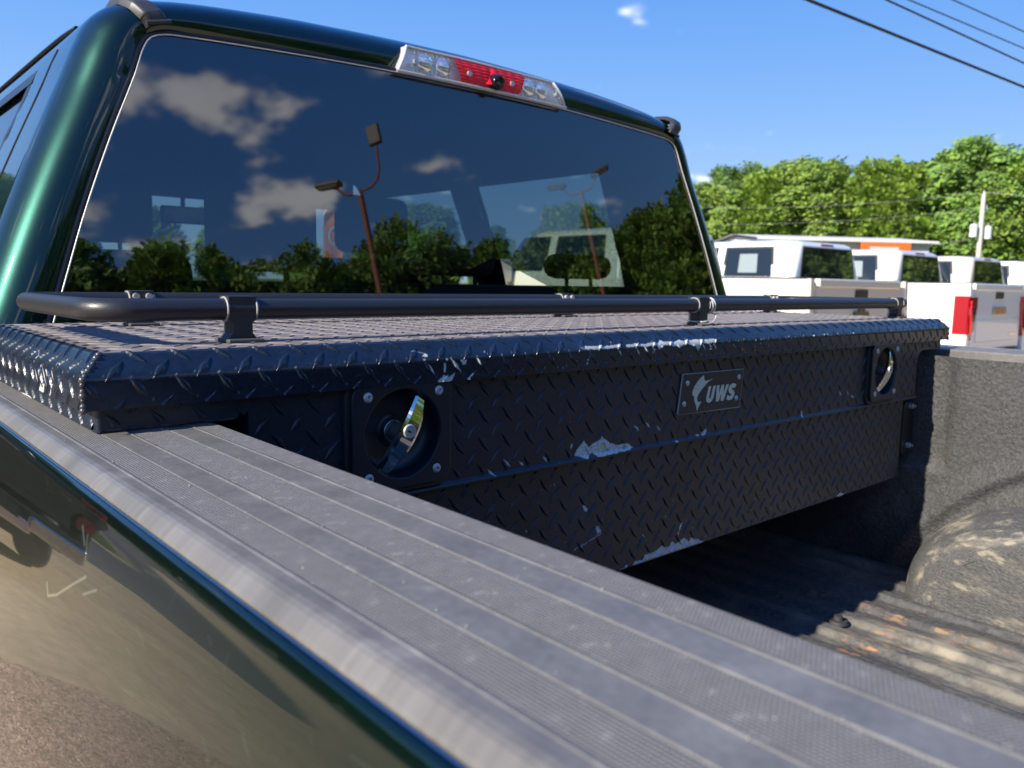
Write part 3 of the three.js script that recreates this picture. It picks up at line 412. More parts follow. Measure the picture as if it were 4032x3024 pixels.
{
  const uvF = (u, s) => [u / TLW, clamp((s - 0.002) / TLH, 0.003, 0.997)];
  const side = (len, surf, u0) => {
    const g = grid(60, lidProf.P.length - 1, (u, v) => { const s = lidProf.S[Math.round(v * (lidProf.P.length - 1))], d = -lidProf.sample(s).o; return surf(mix(d, len - d, u), s).p; }, (u, v) => uvF(u * len, lidProf.S[Math.round(v * (lidProf.P.length - 1))]));
    const out = [], ok = (u, s) => s > -0.0001 && s < lidProf.len && u > -lidProf.sample(s).o + 0.001 && u < len + lidProf.sample(s).o - 0.001;
    for (let j = 0; j <= 3; j++) for (let i = -1; i < len / PX + 1; i++) lug(surf, u0 + (j % 2 ? 0.0186 : 0) + i * PX, -0.0005 + 0.0168 * j, j % 2 ? -A45 : A45, ok, out);
    return [g, lugGeo(out, uvF)];
  };
  const front = side(LL, (u, s) => { const q = lidProf.sample(s); return { p: V(u, q.y, q.o), n: V(0, q.ny, q.no) }; }, 0.026);
  const back = side(LL, (u, s) => { const q = lidProf.sample(s); return { p: V(LL - u, q.y, -LW - q.o), n: V(0, q.ny, -q.no) }; }, 0.01);
  const left = side(LW, (u, s) => { const q = lidProf.sample(s); return { p: V(-q.o, q.y, -LW + u), n: V(-q.no, q.ny, 0) }; }, 0.012);
  const right = side(LW, (u, s) => { const q = lidProf.sample(s); return { p: V(LL + q.o, q.y, -u), n: V(q.no, q.ny, 0) }; }, 0.02);
  const lip = [bx(0.001, LL - 0.001, -0.002, 0.0, -0.012, -0.0008), bx(0.0008, 0.012, -0.002, 0.0, -LW, -0.013)];
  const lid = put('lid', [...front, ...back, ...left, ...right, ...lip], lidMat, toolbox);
  const d = BV + 0.0055, top = [grid(4, 4, (u, v) => V(mix(d, LL - d, u), H2, mix(-d, -LW + d, v)), (u, v, q) => [q[0] ?? q.x, q.z])];
  const out = []; for (let j = 0; j < 28; j++) for (let i = 0; i < 48; i++) lug((u, s) => ({ p: V(u, H2, -s), n: V(0, 1, 0) }), 0.026 + (j % 2 ? 0 : 0.0186) + i * PX, 0.0165 + PS * 1.02 * j, j % 2 ? A45 : -A45, (u, s) => u > 0.0242 && u < LL - 0.0242 && s > 0.0242 && s < LW - 0.0242, out, 0.0272, 0.0072, 0.0012);
  put('lid_top', [...top, lugGeo(out, (u, s) => [u, s])], topMat, lid);
  const beads = []; for (const sgn of [0, 1]) { const X = (x) => (sgn ? LL - x : x); const path = [[BV, H2, -BV], [BV * 0.5, (H1 + H2) / 2, -BV * 0.5], [0.001, H1, -0.001], [0.0005, 0.012, -0.0005], [0.0005, 0.0, -0.0005]]; const c = curve(path.map((p) => [X(p[0]), p[1], p[2]]), false, 0.2); for (let i = 0; i < 13; i++) { const p = c.getPoint(i / 12), r = 0.0026 + 0.0007 * Math.sin(i * 2.3); beads.push(new THREE.SphereGeometry(r, 10, 8).translate(p.x, p.y - 0.001, p.z)); } }
  put('weld_bead', beads, std(rgb(0.05, 0.05, 0.055), 0.25), lid);
}
const TBH = 0.316;
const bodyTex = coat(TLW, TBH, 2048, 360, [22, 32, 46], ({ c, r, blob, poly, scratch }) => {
  const y0 = 0.31; const Y = (y) => y0 + y;
  poly([[0.585, Y(-0.117)], [0.590, Y(-0.108)], [0.603, Y(-0.098)], [0.6115, Y(-0.108)], [0.625, Y(-0.103)], [0.638, Y(-0.097)], [0.648, Y(-0.103)], [0.655, Y(-0.108)], [0.668, Y(-0.112)], [0.69, Y(-0.112)], [0.704, Y(-0.119)], [0.69, Y(-0.122)], [0.628, Y(-0.1235)], [0.618, Y(-0.116)], [0.608, Y(-0.1235)]], 1.02);
  poly([[0.637, Y(-0.107)], [0.645, Y(-0.109)], [0.644, Y(-0.114)], [0.636, Y(-0.114)]], 1, 'rgb(196,196,120)');
  blob(0.579, Y(-0.103), 0.0018, 0.004); blob(0.872, Y(-0.117), 0.008, 0.003, 0.3); blob(0.855, Y(-0.119), 0.004, 0.002); blob(1.168, Y(-0.117), 0.004, 0.006, 0.3); blob(0.80, Y(-0.122), 0.004, 0.002);
  for (const [x, y] of [[0.468, -0.11], [0.442, -0.118], [0.492, -0.114], [0.532, -0.113], [0.71, -0.092], [0.735, -0.09], [0.76, -0.098], [1.31, -0.09], [1.34, -0.092], [1.36, -0.1]]) poly([[x - 0.007, Y(y + 0.006)], [x + 0.001, Y(y + 0.001)], [x + 0.006, Y(y - 0.006)], [x - 0.001, Y(y - 0.002)]], 0.9);
  poly([[0.722, Y(-0.303)], [0.73, Y(-0.296)], [0.745, Y(-0.297)], [0.752, Y(-0.2905)], [0.775, Y(-0.291)], [0.792, Y(-0.285)], [0.81, Y(-0.291)], [0.818, Y(-0.283)], [0.828, Y(-0.289)], [0.847, Y(-0.283)], [0.86, Y(-0.292)], [0.868, Y(-0.287)], [0.888, Y(-0.294)], [0.905, Y(-0.303)], [0.905, Y(-0.31)], [0.722, Y(-0.31)]], 0.98);
  blob(0.707, Y(-0.302), 0.009, 0.004, 0.2); blob(0.838, Y(-0.263), 0.003, 0.007, -0.4); blob(0.833, Y(-0.273), 0.002, 0.003); blob(1.357, Y(-0.298), 0.014, 0.004, 0.1); blob(0.62, Y(-0.196), 0.003, 0.006, 0.6); blob(0.648, Y(-0.232), 0.0035, 0.007, 0.8);
  for (let i = 0; i < 9; i++) scratch(0.60 + i * 0.006, Y(-0.252 + i * 0.0015), 0.007, 0.2 + r() * 0.4, 0.8, 1 + r() * 2);
  for (let i = 0; i < 150; i++) { const x = 0.5 + r() * 0.9, y = -0.13 - Math.pow(r(), 0.6) * 0.175; const a = r() < 0.5 ? 0.85 : -0.85; poly([[x, Y(y)], [x + 0.006 * Math.cos(a) * (0.3 + r()), Y(y + 0.006 * Math.sin(a))], [x + 0.001, Y(y + 0.0012)]], 0.45 + r() * 0.5); }
  for (let i = 0; i < 220; i++) blob(0.3 + r() * 1.3, Y(-0.02 - Math.pow(r(), 0.7) * 0.285), 0.0004 + r() * 0.0009, 0.0004 + r() * 0.0009, 0, 0.4 + r() * 0.5);
  for (let i = 0; i < 420; i++) scratch(0.2 + r() * 1.45, Y(-0.01 - Math.pow(r(), 0.7) * 0.29), 0.003 + r() * 0.03, (r() - 0.5) * 3, 0.03 + r() * 0.16, 0.7 + r());
  for (let i = 0; i < 26; i++) blob(0.02 + r() * 0.12, Y(-0.022), 0.001 + r() * 0.003, 0.0007, 0, 0.7);
  for (let i = 0; i < 60; i++) blob(0.7 + r() * 0.9, Y(-0.3045), 0.0008 + r() * 0.003, 0.0006 + r() * 0.001, 0, 0.5 + r() * 0.4);
  void c;
}, 57);
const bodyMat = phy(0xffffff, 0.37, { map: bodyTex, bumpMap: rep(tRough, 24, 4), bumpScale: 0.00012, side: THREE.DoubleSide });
const LATCH = [[0.3105, -0.0545], [1.476, -0.0565]], ZF = -0.012;
{
  const uvB = (x, y) => [x / TLW, (y + 0.31) / TBH];
  const shp = new THREE.Shape([[0.016, 0.0], [0.016, -0.0215], [0.132, -0.0215], [0.136, -0.0165], [0.143, -0.0165], [0.143, -0.1185], [1.652, -0.1185], [1.650, -0.058], [1.655, -0.036], [1.664, -0.026], [1.676, -0.0228], [1.767, -0.0228], [1.767, 0.0]].map((p) => new THREE.Vector2(...p)));
  for (const [x, y] of LATCH) { const h = new THREE.Path(); h.absarc(x, y, 0.0505, 0, 6.2832, true); shp.holes.push(h); }
  const face = new THREE.ShapeGeometry(shp, 32).translate(0, 0, ZF); { const p = face.attributes.position, u = face.attributes.uv; for (let i = 0; i < p.count; i++) u.setXY(i, ...uvB(p.getX(i), p.getY(i))); }
  const strip = (x0, x1, pr) => grid(40, pr.P.length - 1, (u, v) => { const q = pr.P[Math.round(v * (pr.P.length - 1))]; return V(mix(x0, x1, u), q[1], q[0]); }, (u, v, q) => uvB(q.x, q.y));
  const flare = bent([[ZF, -0.1185], [ZF + 0.004, -0.1225], [ZF + 0.0045, -0.1262], [ZF - 0.004, -0.1275], [-0.0225, -0.1275]], 0.0016);
  const low = bent([[-0.022, -0.126], [-0.022, -0.3037], [-0.06, -0.3037], [-0.48, -0.3037]], 0.006);
  const out = [], hole = (x, y) => LATCH.every(([a, b]) => Math.max(Math.abs(x - a), Math.abs(y - b)) > 0.055), sF = (u, s) => ({ p: V(u, s, ZF), n: V(0, 0, 1) }), sL = (u, s) => ({ p: V(u, s, -0.022), n: V(0, 0, 1) });
  const badge = (x, y) => !(x > 0.806 && x < 0.966 && y < -0.026 && y > -0.083);
  for (let j = 0; j < 8; j++) for (let i = -12; i < 37; i++) lug(sF, 0.449 + (j % 2 ? 0.0176 : 0) + i * PX * 0.985, 0.0005 - 0.0165 * (j), j % 2 ? -A45 : A45, (u, s) => s < -0.002 && s > (u > 0.143 && u < 1.652 ? -0.1195 : -0.0205) && u > 0.018 && u < 1.765 && hole(u, s) && badge(u, s), out);
  for (let j = 0; j < 11; j++) for (let i = -8; i < 32; i++) lug(sL, 0.4505 + (j % 2 ? 0.0176 : 0) + i * PX * 0.985, -0.1355 - 0.0165 * j, j % 2 ? -A45 : A45, (u, s) => s < -0.128 && s > -0.3 && u > 0.163 && u < 1.618, out);
  // left end of the flange
  const eL = (u, s) => ({ p: V(0.012, s, u), n: V(-1, 0, 0) });
  for (let i = 0; i < 16; i++) for (const j of [0, 1]) lug(eL, -0.02 - i * PX + j * 0.0186, -0.019 + 0.0168 * j, j ? A45 : -A45, (u, s) => u > -0.5 && u < -0.018 && s > -0.0222 && s < 0, out);
  const corner = (x, s) => grid(6, 1, (u, v) => { const a = u * Math.PI / 2; return V(x + s * 0.004 * (1 - Math.sin(a)), mix(-0.0228, 0, v), ZF - 0.004 * (1 - Math.cos(a))); }, (u, v) => uvB(x, -0.02 * v), s < 0);
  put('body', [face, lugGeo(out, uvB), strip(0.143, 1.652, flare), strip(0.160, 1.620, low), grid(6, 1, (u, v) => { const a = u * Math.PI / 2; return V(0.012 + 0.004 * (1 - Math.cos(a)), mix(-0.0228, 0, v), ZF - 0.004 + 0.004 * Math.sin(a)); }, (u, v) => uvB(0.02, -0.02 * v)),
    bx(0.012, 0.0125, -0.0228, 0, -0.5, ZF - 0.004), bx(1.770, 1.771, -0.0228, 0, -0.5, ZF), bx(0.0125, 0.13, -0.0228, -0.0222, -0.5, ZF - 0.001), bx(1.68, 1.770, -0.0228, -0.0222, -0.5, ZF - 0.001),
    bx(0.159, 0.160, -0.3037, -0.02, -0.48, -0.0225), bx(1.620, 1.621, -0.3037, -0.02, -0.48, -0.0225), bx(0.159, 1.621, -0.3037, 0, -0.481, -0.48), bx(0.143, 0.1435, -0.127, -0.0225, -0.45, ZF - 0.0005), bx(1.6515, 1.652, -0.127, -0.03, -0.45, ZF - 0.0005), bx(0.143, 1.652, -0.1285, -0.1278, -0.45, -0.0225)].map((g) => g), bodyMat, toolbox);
  void corner;
}
// twist latches: pressed dish, chrome T handle with lock, four rivets
const dishMat = phy(rgb(0.008, 0.0125, 0.021), 0.38);
function makeLatch() {
  const t = new THREE.Group(); t.name = 'latch'; toolbox.add(t);
  const plate = roundRect(0.124, 0.116, 0.020); { const h = new THREE.Path(); h.absarc(0, 0, 0.0495, 0, 6.2832, true); plate.holes.push(h); }
  const gas = roundRect(0.134, 0.124, 0.022); { const h = new THREE.Path(); h.absarc(0, 0, 0.0502, 0, 6.2832, true); gas.holes.push(h); }
  put('gasket', extrude(gas, 0.004, 0.001, 2, 24).translate(0, -0.002, 0.0), std(rgb(0.02, 0.019, 0.018), 0.6), t);
  put('latch_dish', [extrude(plate, 0.0035, 0.0012, 3, 32).translate(0, 0, 0.0062), new THREE.LatheGeometry([[0.0487, 0.0102], [0.0478, 0.0092], [0.0470, 0.006], [0.0458, -0.002], [0.0435, -0.007], [0.039, -0.011], [0.031, -0.0135], [0.019, -0.0145], [0.0165, -0.0138], [0.0155, -0.0122], [0.0001, -0.0122]].map((p) => new THREE.Vector2(...p)), 56).rotateX(Math.PI / 2)], Object.assign(dishMat, { side: THREE.DoubleSide }), t);
  const ang = 1.015, e = 0.0485;
  // the blade, bowed outwards
  const W = (q) => 0.0058 + 0.0056 * (1 - q * q), Z = (q) => 0.0025 + 0.0125 * (1 - q * q);
  const sec = [[-1, -1], [-1, 0.6], [-0.62, 1], [0.72, 1], [1, 0.6], [1, -1]];
  const bl = grid(sec.length, 24, (u, v) => { const q = v * 2 - 1, k = Math.round(u * sec.length) % sec.length, s = sec[k]; return V(q * e, -s[0] * W(q), Z(q) + s[1] * 0.0028); }).toNonIndexed(); bl.computeVertexNormals();
  // smooth lengthways, creased at the corners
  { const p = bl.attributes.position, nn = bl.attributes.normal; for (let i = 0; i < p.count; i++) { const q = p.getX(i) / e; const nx = nn.getX(i), ny = nn.getY(i), nz = nn.getZ(i); if (Math.abs(nz) > 0.6 && Math.abs(ny) < 0.25) { const sl = -2 * 0.0125 * q / e; const v = V(-sl * Math.sign(nz), 0, Math.sign(nz)).normalize(); nn.setXYZ(i, v.x, v.y, v.z); } void nx; } }
  const ends = [-1, 1].map((s) => { const q = s; const sh = new THREE.Shape(sec.map(([a, b]) => new THREE.Vector2(-a * W(q), b * 0.0028))); return new THREE.ShapeGeometry(sh).rotateX(Math.PI / 2).rotateZ(Math.PI / 2).translate(s * e, 0, Z(q)); });
  const flatEnds = [-1, 1].map((s) => { const pts = sec.map(([a, b]) => V(s * e, -a * W(1), Z(1) + b * 0.0028)), g = new THREE.BufferGeometry(), p = []; for (let i = 1; i < 5; i++) for (const k of [0, i, i + 1]) p.push(pts[k].x, pts[k].y, pts[k].z); g.setAttribute('position', new THREE.Float32BufferAttribute(p, 3)); g.computeVertexNormals(); return g; }); void ends;
  const handle = put('handle', [bl, ...flatEnds].map((g) => g.rotateZ(ang).translate(0.001, -0.0005, 0)), Object.assign(M.chrome, { side: THREE.DoubleSide }), t);
  put('spindle', [new THREE.CylinderGeometry(0.0098, 0.0105, 0.030, 24).rotateX(Math.PI / 2).translate(0, 0, -0.004), new THREE.TorusGeometry(0.0112, 0.0016, 8, 28).translate(0, 0, -0.0105)], std(rgb(0.30, 0.31, 0.32), 0.25, { metalness: 0.8 }), t);
  const lk = V(0.004 * Math.cos(ang), 0.004 * Math.sin(ang), Z(0) + 0.0028);
  put('lock_cylinder', new THREE.LatheGeometry([[0.0001, 0.0016], [0.0056, 0.0016], [0.0062, 0.0020], [0.0072, 0.0019], [0.0077, 0.001], [0.0078, -0.002]].map((p) => new THREE.Vector2(...p)), 28).rotateX(Math.PI / 2).translate(lk.x, lk.y, lk.z), M.steel, handle);
  put('keyhole', extrude(roundRect(0.0045, 0.0018, 0.0007), 0.0003).rotateZ(-0.5).translate(lk.x - 0.001, lk.y, lk.z + 0.0016), M.seal, handle);
  for (const [x, y] of [[-0.0445, 0.0425], [0.0455, 0.0435], [0.043, -0.0435], [-0.0435, -0.0435]]) {
    put('rivet', [new THREE.LatheGeometry([[0.0014, 0.0012], [0.0018, 0.0022], [0.0036, 0.0020], [0.0050, 0.0012], [0.0055, 0]].map((p) => new THREE.Vector2(...p)), 20).rotateX(Math.PI / 2).translate(x, y, 0.0109), new THREE.CircleGeometry(0.0016, 8).translate(x, y, 0.0114)], std(rgb(0.45, 0.45, 0.44), 0.4, { metalness: 0.35 }), t);
  }
  return t;
}
{
  const l = makeLatch(); l.position.set(LATCH[0][0], LATCH[0][1], ZF);
  const k = l.clone(); k.position.set(LATCH[1][0], LATCH[1][1], ZF); toolbox.add(k);
}
// the maker's plate
{
  const t = new THREE.Group(); t.name = 'badge'; toolbox.add(t);
  const P = [[0.809, -0.0225], [0.9695, -0.0235], [0.9635, -0.0852], [0.8005, -0.0825]].map((p) => new THREE.Vector2(...p)), s = new THREE.Shape();
  const n = 4, rr = 0.05; for (let i = 0; i < n; i++) { const a = P[(i + n - 1) % n], b = P[i], c = P[(i + 1) % n], p0 = b.clone().lerp(a, rr * (i % 2 ? 0.4 : 0.4) * 0.1 / a.distanceTo(b)), p1 = b.clone().lerp(c, rr * 0.04 / b.distanceTo(c)); i ? s.lineTo(p0.x, p0.y) : s.moveTo(p0.x, p0.y); s.quadraticCurveTo(b.x, b.y, p1.x, p1.y); }
  const img = canvasTex(1024, 400, (c, w, h) => {
    c.fillStyle = 'rgb(36,38,42)'; c.fillRect(0, 0, w, h);
    const X = (x) => x / 100 * w, Y = (y) => y / 100 * h, ink = 'rgb(206,205,180)';
    const map = (u, v) => [X(u), Y(v)];
    c.fillStyle = ink; c.beginPath();                                         // leaping sailfish
    const f = [[31.5, 4], [33, 20], [37, 24], [50, 15.5], [38.5, 28], [37, 36], [32, 45], [29, 55], [26.3, 64], [25.3, 71], [26.3, 83], [29, 87.5], [34.5, 85], [29.7, 97], [27.5, 118], [25.6, 97], [22, 84], [20.8, 74], [20.4, 66], [17.6, 64], [16.5, 54], [17.6, 44], [19.5, 34], [21.5, 26], [24.5, 17], [27.6, 10]].map(([a, b]) => [a + 1.2, b * 0.80 + 4]);
    c.moveTo(...map(...f[0])); for (let i = 1; i < f.length; i++) { const p = f[i], q = f[(i + 1) % f.length]; c.quadraticCurveTo(...map(...p), ...map((p[0] + q[0]) / 2, (p[1] + q[1]) / 2)); } c.closePath(); c.fill();
    c.strokeStyle = 'rgb(38,40,44)'; c.lineWidth = 3; for (const [a, b, e, g] of [[24, 18, 27, 26], [21, 30, 25.5, 37], [19, 42, 24, 46], [28, 12, 30, 20], [37, 30, 30, 56]]) { c.beginPath(); c.moveTo(...map(a + 1, b * 0.8 + 4)); c.lineTo(...map(e + 1, g * 0.8 + 4)); c.stroke(); }
    c.save(); c.transform(1, 0, -0.16, 1, 0, 0); c.fillStyle = ink; c.font = `bold ${h * 0.52}px sans-serif`; c.strokeStyle = ink; c.lineWidth = 16; c.lineJoin = 'round';
    let x = w * 0.445; for (const [ch, ww] of [['U', 0.135], ['W', 0.185], ['S', 0.125]]) { const m = c.measureText(ch).width; c.save(); c.translate(x, h * 0.755); c.scale(ww * w / m, 1); c.fillText(ch, 0, 0); c.strokeText(ch, 0, 0); c.restore(); x += ww * w + w * 0.016; } c.restore();
    const r = rng(9); c.strokeStyle = 'rgba(190,190,185,.5)'; for (let i = 0; i < 60; i++) { c.lineWidth = 0.6 + r() * 1.4; const a = r() * w, b = r() * h; c.beginPath(); c.moveTo(a, b); c.lineTo(a + (r() - 0.5) * 40, b + (r() - 0.3) * 40); c.globalAlpha = r() * 0.5; c.stroke(); } c.globalAlpha = 1;
    for (let i = 0; i < 14; i++) { c.fillStyle = 'rgba(205,205,195,.8)'; c.beginPath(); const a = w * (0.3 + r() * 0.5), b = h * (0.83 + r() * 0.14); for (let k = 0; k < 6; k++) c.lineTo(a + (r() - 0.5) * 16, b + (r() - 0.5) * 12); c.fill(); }
    c.strokeStyle = 'rgba(190,192,186,.75)'; c.lineWidth = 6; c.strokeRect(4, 4, w - 8, h - 8);
  });
  const g = extrude(s, 0.0012, 0.0006, 2, 6).translate(0, 0, ZF + 0.0012), p = g.attributes.position, u = g.attributes.uv;
  for (let i = 0; i < p.count; i++) { const y = p.getY(i), k = clamp((-0.0228 - y) / 0.0608), x0 = mix(0.809, 0.8005, k), x1 = mix(0.9695, 0.9635, k); u.setXY(i, clamp((p.getX(i) - x0) / (x1 - x0), 0.005, 0.995), clamp(1 - k, 0.01, 0.99)); }
  put('badge_plate', g, std(0xffffff, 0.42, { map: img }), t);
  for (const [x, y] of [[0.8205, -0.0365], [0.957, -0.0355], [0.952, -0.0695], [0.8145, -0.0675]]) put('rivet', new THREE.LatheGeometry([[0.0001, 0.0022], [0.0024, 0.0020], [0.0040, 0.0010], [0.0044, 0]].map((q) => new THREE.Vector2(...q)), 18).rotateX(Math.PI / 2).translate(x, y, ZF + 0.003), std(rgb(0.5, 0.5, 0.5), 0.35, { metalness: 0.5 }), t);
}
// the tube rack on the lid
const rack = thing('tube_rack', 'black rectangular tube rail bolted on posts to the toolbox lid', 'rack rail');
{
  const y0 = 0.0765, x0 = 0.034, x1 = 1.762, z0 = -0.088, z1 = -0.402, r = 0.034, yb = 0.0755;
  const pts = []; const corner = (cx, cz, a0) => { for (let k = 0; k <= 8; k++) { const a = a0 + k / 8 * Math.PI / 2; pts.push([cx + r * Math.cos(a), mix(y0, yb, clamp((z0 - cz) / 0.3)), cz + r * Math.sin(a)]); } };
  corner(x1 - r, z0 - r, 0); pts.push([1.3, y0, z0], [0.9, y0, z0], [0.4, y0, z0]); corner(x0 + r, z0 - r, Math.PI / 2); pts.push([x0, (y0 + yb) / 2, -0.24]); corner(x0 + r, z1 + r, Math.PI); pts.push([0.4, yb, z1], [0.9, yb, z1], [1.3, yb, z1]); corner(x1 - r, z1 + r, Math.PI * 1.5); pts.push([x1, (y0 + yb) / 2, -0.24]);
  put('tube', new THREE.TubeGeometry(new THREE.CatmullRomCurve3(pts.map((p) => V(...p)), true, 'centripetal'), 480, 0.0108, 18, true), M.tubeBlack, rack);
  const postMat = std(rgb(0.018, 0.019, 0.022), 0.5, { bumpMap: rep(tRough, 2, 2), bumpScale: 0.0002 });
  const proto = (x, z, front) => {
    const t = new THREE.Group(); t.name = 'post'; rack.add(t); t.position.set(x, 0, z);
    const yy = front ? y0 : yb;
    const st = new THREE.Shape([[-0.015, H2], [0.015, H2], [0.0145, H2 + 0.003], [0.0098, H2 + 0.009], [0.0095, yy - 0.013], [0.0138, yy - 0.010], [0.0138, yy + 0.0125], [-0.0138, yy + 0.0125], [-0.0138, yy - 0.010], [-0.0095, yy - 0.013], [-0.0098, H2 + 0.009], [-0.0145, H2 + 0.003]].map((p) => new THREE.Vector2(...p)));
    put('clamp_body', extrude(st, 0.022, 0.0008, 2).translate(0, 0, -0.0125), postMat, t);
    put('foot', bx(-0.0185, 0.0185, H2 - 0.0002, H2 + 0.0040, -0.018, 0.020, 0.0015), std(rgb(0.06, 0.058, 0.055), 0.6), t);
    for (const s of [-1, 1]) put('clamp_liner', new THREE.TorusGeometry(0.0118, 0.0012, 6, 20).rotateY(Math.PI / 2).translate(s * 0.0150, yy, 0), std(rgb(0.26, 0.26, 0.25), 0.5), t);
    if (!front) for (const q of [-0.008, 0.008]) put('bolt', new THREE.CylinderGeometry(0.0042, 0.0042, 0.006, 8).rotateX(Math.PI / 2).translate(q, yy + 0.006, 0.013), M.steel, t);
    return t;
  };
  for (const x of [0.168, 0.952, 1.700]) { proto(x, z0, true); proto(x, z1, false); }
}
{
  const pts = [], r = rng(4); for (let i = 0; i <= 90; i++) { const a = i / 90 * 2 * Math.PI * 4.6; pts.push([0.9705 + 0.010 * i / 90 + 0.0018 * Math.sin(a * 0.7), 0.0765 + 0.0128 * Math.cos(a) - 0.0006, -0.088 + 0.0128 * Math.sin(a)]); }
  for (const p of [[0.985, 0.060, -0.078], [0.976, 0.052, -0.074], [0.962, 0.0475, -0.070], [0.945, 0.0465, -0.066], [0.925, 0.0472, -0.064]]) pts.push(p);
  const t1 = new THREE.TubeGeometry(curve(pts), 260, 0.0011, 6), p2 = []; for (let i = 0; i <= 40; i++) { const a = i / 40 * 6.28 * 2.3; p2.push([0.952 + 0.017 * Math.cos(a) + r() * 0.001, 0.0490 + 0.0016 * i / 40, -0.088 + 0.015 * Math.sin(a)]); }
  tag(put('string', [t1, new THREE.TubeGeometry(curve(p2), 120, 0.0009, 5)], std(rgb(0.50, 0.49, 0.44), 0.9)), 'pale frayed string wound round the middle front post of the rail', 'string');
}
// ---------------------------------------------------------------- parked pickups in a row on the right
const rubber = std(rgb(0.018, 0.018, 0.018), 0.85), darkGlass = phy(rgb(0.012, 0.016, 0.018), 0.03, { clearcoat: 1, clearcoatRoughness: 0.0 });
const redLens = phy(rgb(0.30, 0.004, 0.010), 0.12, { clearcoat: 1 }), darkLens = phy(rgb(0.06, 0.003, 0.006), 0.1, { clearcoat: 1 });
function pane(a, b, c, d, inset, off, n, nu = 6) { // quad a b c d (counter-clockwise seen from outside) shrunk by inset, pushed out by off along n
  const q = (u, v) => { const p = a.clone().lerp(b, u), r = d.clone().lerp(c, u); return p.lerp(r, v); };
  return grid(nu, 4, (u, v) => q(mix(inset[0], 1 - inset[0], u), mix(inset[1], 1 - inset[1], v)).addScaledVector(n, off));
}
function makePickup(label, paint, pos, o = {}) {
  const t = thing('parked_pickup', label, 'pickup truck', pos, 'pickups parked in a row on the lot');
  const Wd = 2.02, body = phy(paint, 0.32, { clearcoat: 1, clearcoatRoughness: 0.03 });
  const B1 = -2.12, RL = 1.57, belt = 1.56, roof = 2.13;
  // bed sides with wheel arch
  const arch = (s, cx, yb) => { s.lineTo(cx + 0.52, yb); s.absarc(cx, 0.52, 0.50, -0.06, Math.PI + 0.06, false); s.lineTo(cx - 0.52, yb); };
  for (const sx of [0, 1]) {
    const s = new THREE.Shape(); s.moveTo(2.12, 0.55); arch(s, 1.0, 0.52); s.lineTo(0.10, 0.60); s.lineTo(0.0, 0.75); s.lineTo(-0.01, 1.3); s.lineTo(0.0, RL); s.lineTo(2.12, RL); s.closePath();
    const g = extrude(s, 0.045, 0.018, 3).rotateY(Math.PI / 2).translate(sx ? Wd - 0.065 : 0.02, 0, 0); const p = g.attributes.position; for (let i = 0; i < p.count; i++) { const y = p.getY(i); const k = 0.05 * Math.exp(-(((y - 0.95) / 0.45) ** 2)); if (sx ? p.getX(i) > Wd - 0.03 : p.getX(i) < 0.03) p.setX(i, p.getX(i) + (sx ? k : -k) * 0.6); }
    g.computeVertexNormals(); put('bed_side', g, body, t);
    put('rail_cap', bx(sx ? Wd - 0.10 : 0.0, sx ? Wd : 0.10, RL + 0.012, RL + 0.028, B1, -0.02, 0.006), M.black, t);
    // tail light
    const ls = new THREE.Shape([[0, 0.06], [0.13, 0.0], [0.22, 0.20], [0.25, 0.38], [0.24, 0.46], [0.0, 0.46]].map((p) => new THREE.Vector2(...p)));
    const lg = extrude(sx ? new THREE.Shape(ls.getPoints().map((p) => new THREE.Vector2(-p.x, p.y)).reverse()) : ls, 0.14, 0.012, 2);
    const tl = put('tail_light', lg.rotateY(sx ? 0 : 0).translate(sx ? Wd + 0.008 : -0.012, o.lightY ?? 0.98, -0.125), redLens, t);
    put('inner_lens', extrude(roundRect(0.075, 0.27, 0.03), 0.012, 0.004).rotateZ(sx ? -0.12 : 0.12).translate(sx ? Wd - 0.085 : 0.085, (o.lightY ?? 0.98) + 0.22, 0.034), darkLens, tl);
    put('lens_bar', extrude(roundRect(0.02, 0.36, 0.008), 0.012, 0.003).rotateZ(sx ? -0.10 : 0.10).translate(sx ? Wd - 0.03 : 0.03, (o.lightY ?? 0.98) + 0.24, 0.034), phy(rgb(0.5, 0.012, 0.02), 0.1, { clearcoat: 1 }), tl);
  }
  // tailgate
  const tg = put('tailgate', [bx(0.17, Wd - 0.17, 0.83, RL + 0.015, -0.075, 0.0, 0.03), bx(0.30, Wd - 0.30, 0.93, 1.19, -0.01, 0.012, 0.012), bx(0.17, Wd - 0.17, RL - 0.06, RL + 0.02, -0.05, 0.016, 0.015)], body, t);
  put('tailgate_handle', bx(Wd / 2 - 0.13, Wd / 2 + 0.13, RL - 0.15, RL - 0.07, -0.01, 0.010, 0.02), M.black, tg);
  if (o.emblem === 'cross') { const s = new THREE.Shape([[-0.15, -0.02], [-0.055, -0.02], [-0.06, -0.052], [0.05, -0.052], [0.056, -0.02], [0.15, -0.02], [0.14, 0.025], [0.055, 0.025], [0.058, 0.052], [-0.05, 0.052], [-0.056, 0.025], [-0.14, 0.025]].map((p) => new THREE.Vector2(...p))); put('emblem', extrude(s, 0.012, 0.005).translate(Wd / 2, 1.27, 0.006), std(rgb(0.18, 0.15, 0.10), 0.2, { metalness: 0.9 }), tg); }
  else { put('emblem', [bx(Wd / 2 - 0.21, Wd / 2 + 0.21, 1.235, 1.33, 0.004, 0.022, 0.008)], std(rgb(0.62, 0.60, 0.58), 0.15, { metalness: 0.9 }), tg); put('emblem_inlay', [-0.13, 0, 0.13].map((q) => bx(Wd / 2 + q - 0.05, Wd / 2 + q + 0.05, 1.25, 1.315, 0.018, 0.0245, 0.003)), std(rgb(0.55, 0.22, 0.08), 0.3), tg); put('script_badge', bx(Wd - 0.62, Wd - 0.38, 0.99, 1.02, 0.008, 0.019, 0.003), M.chrome, tg); }
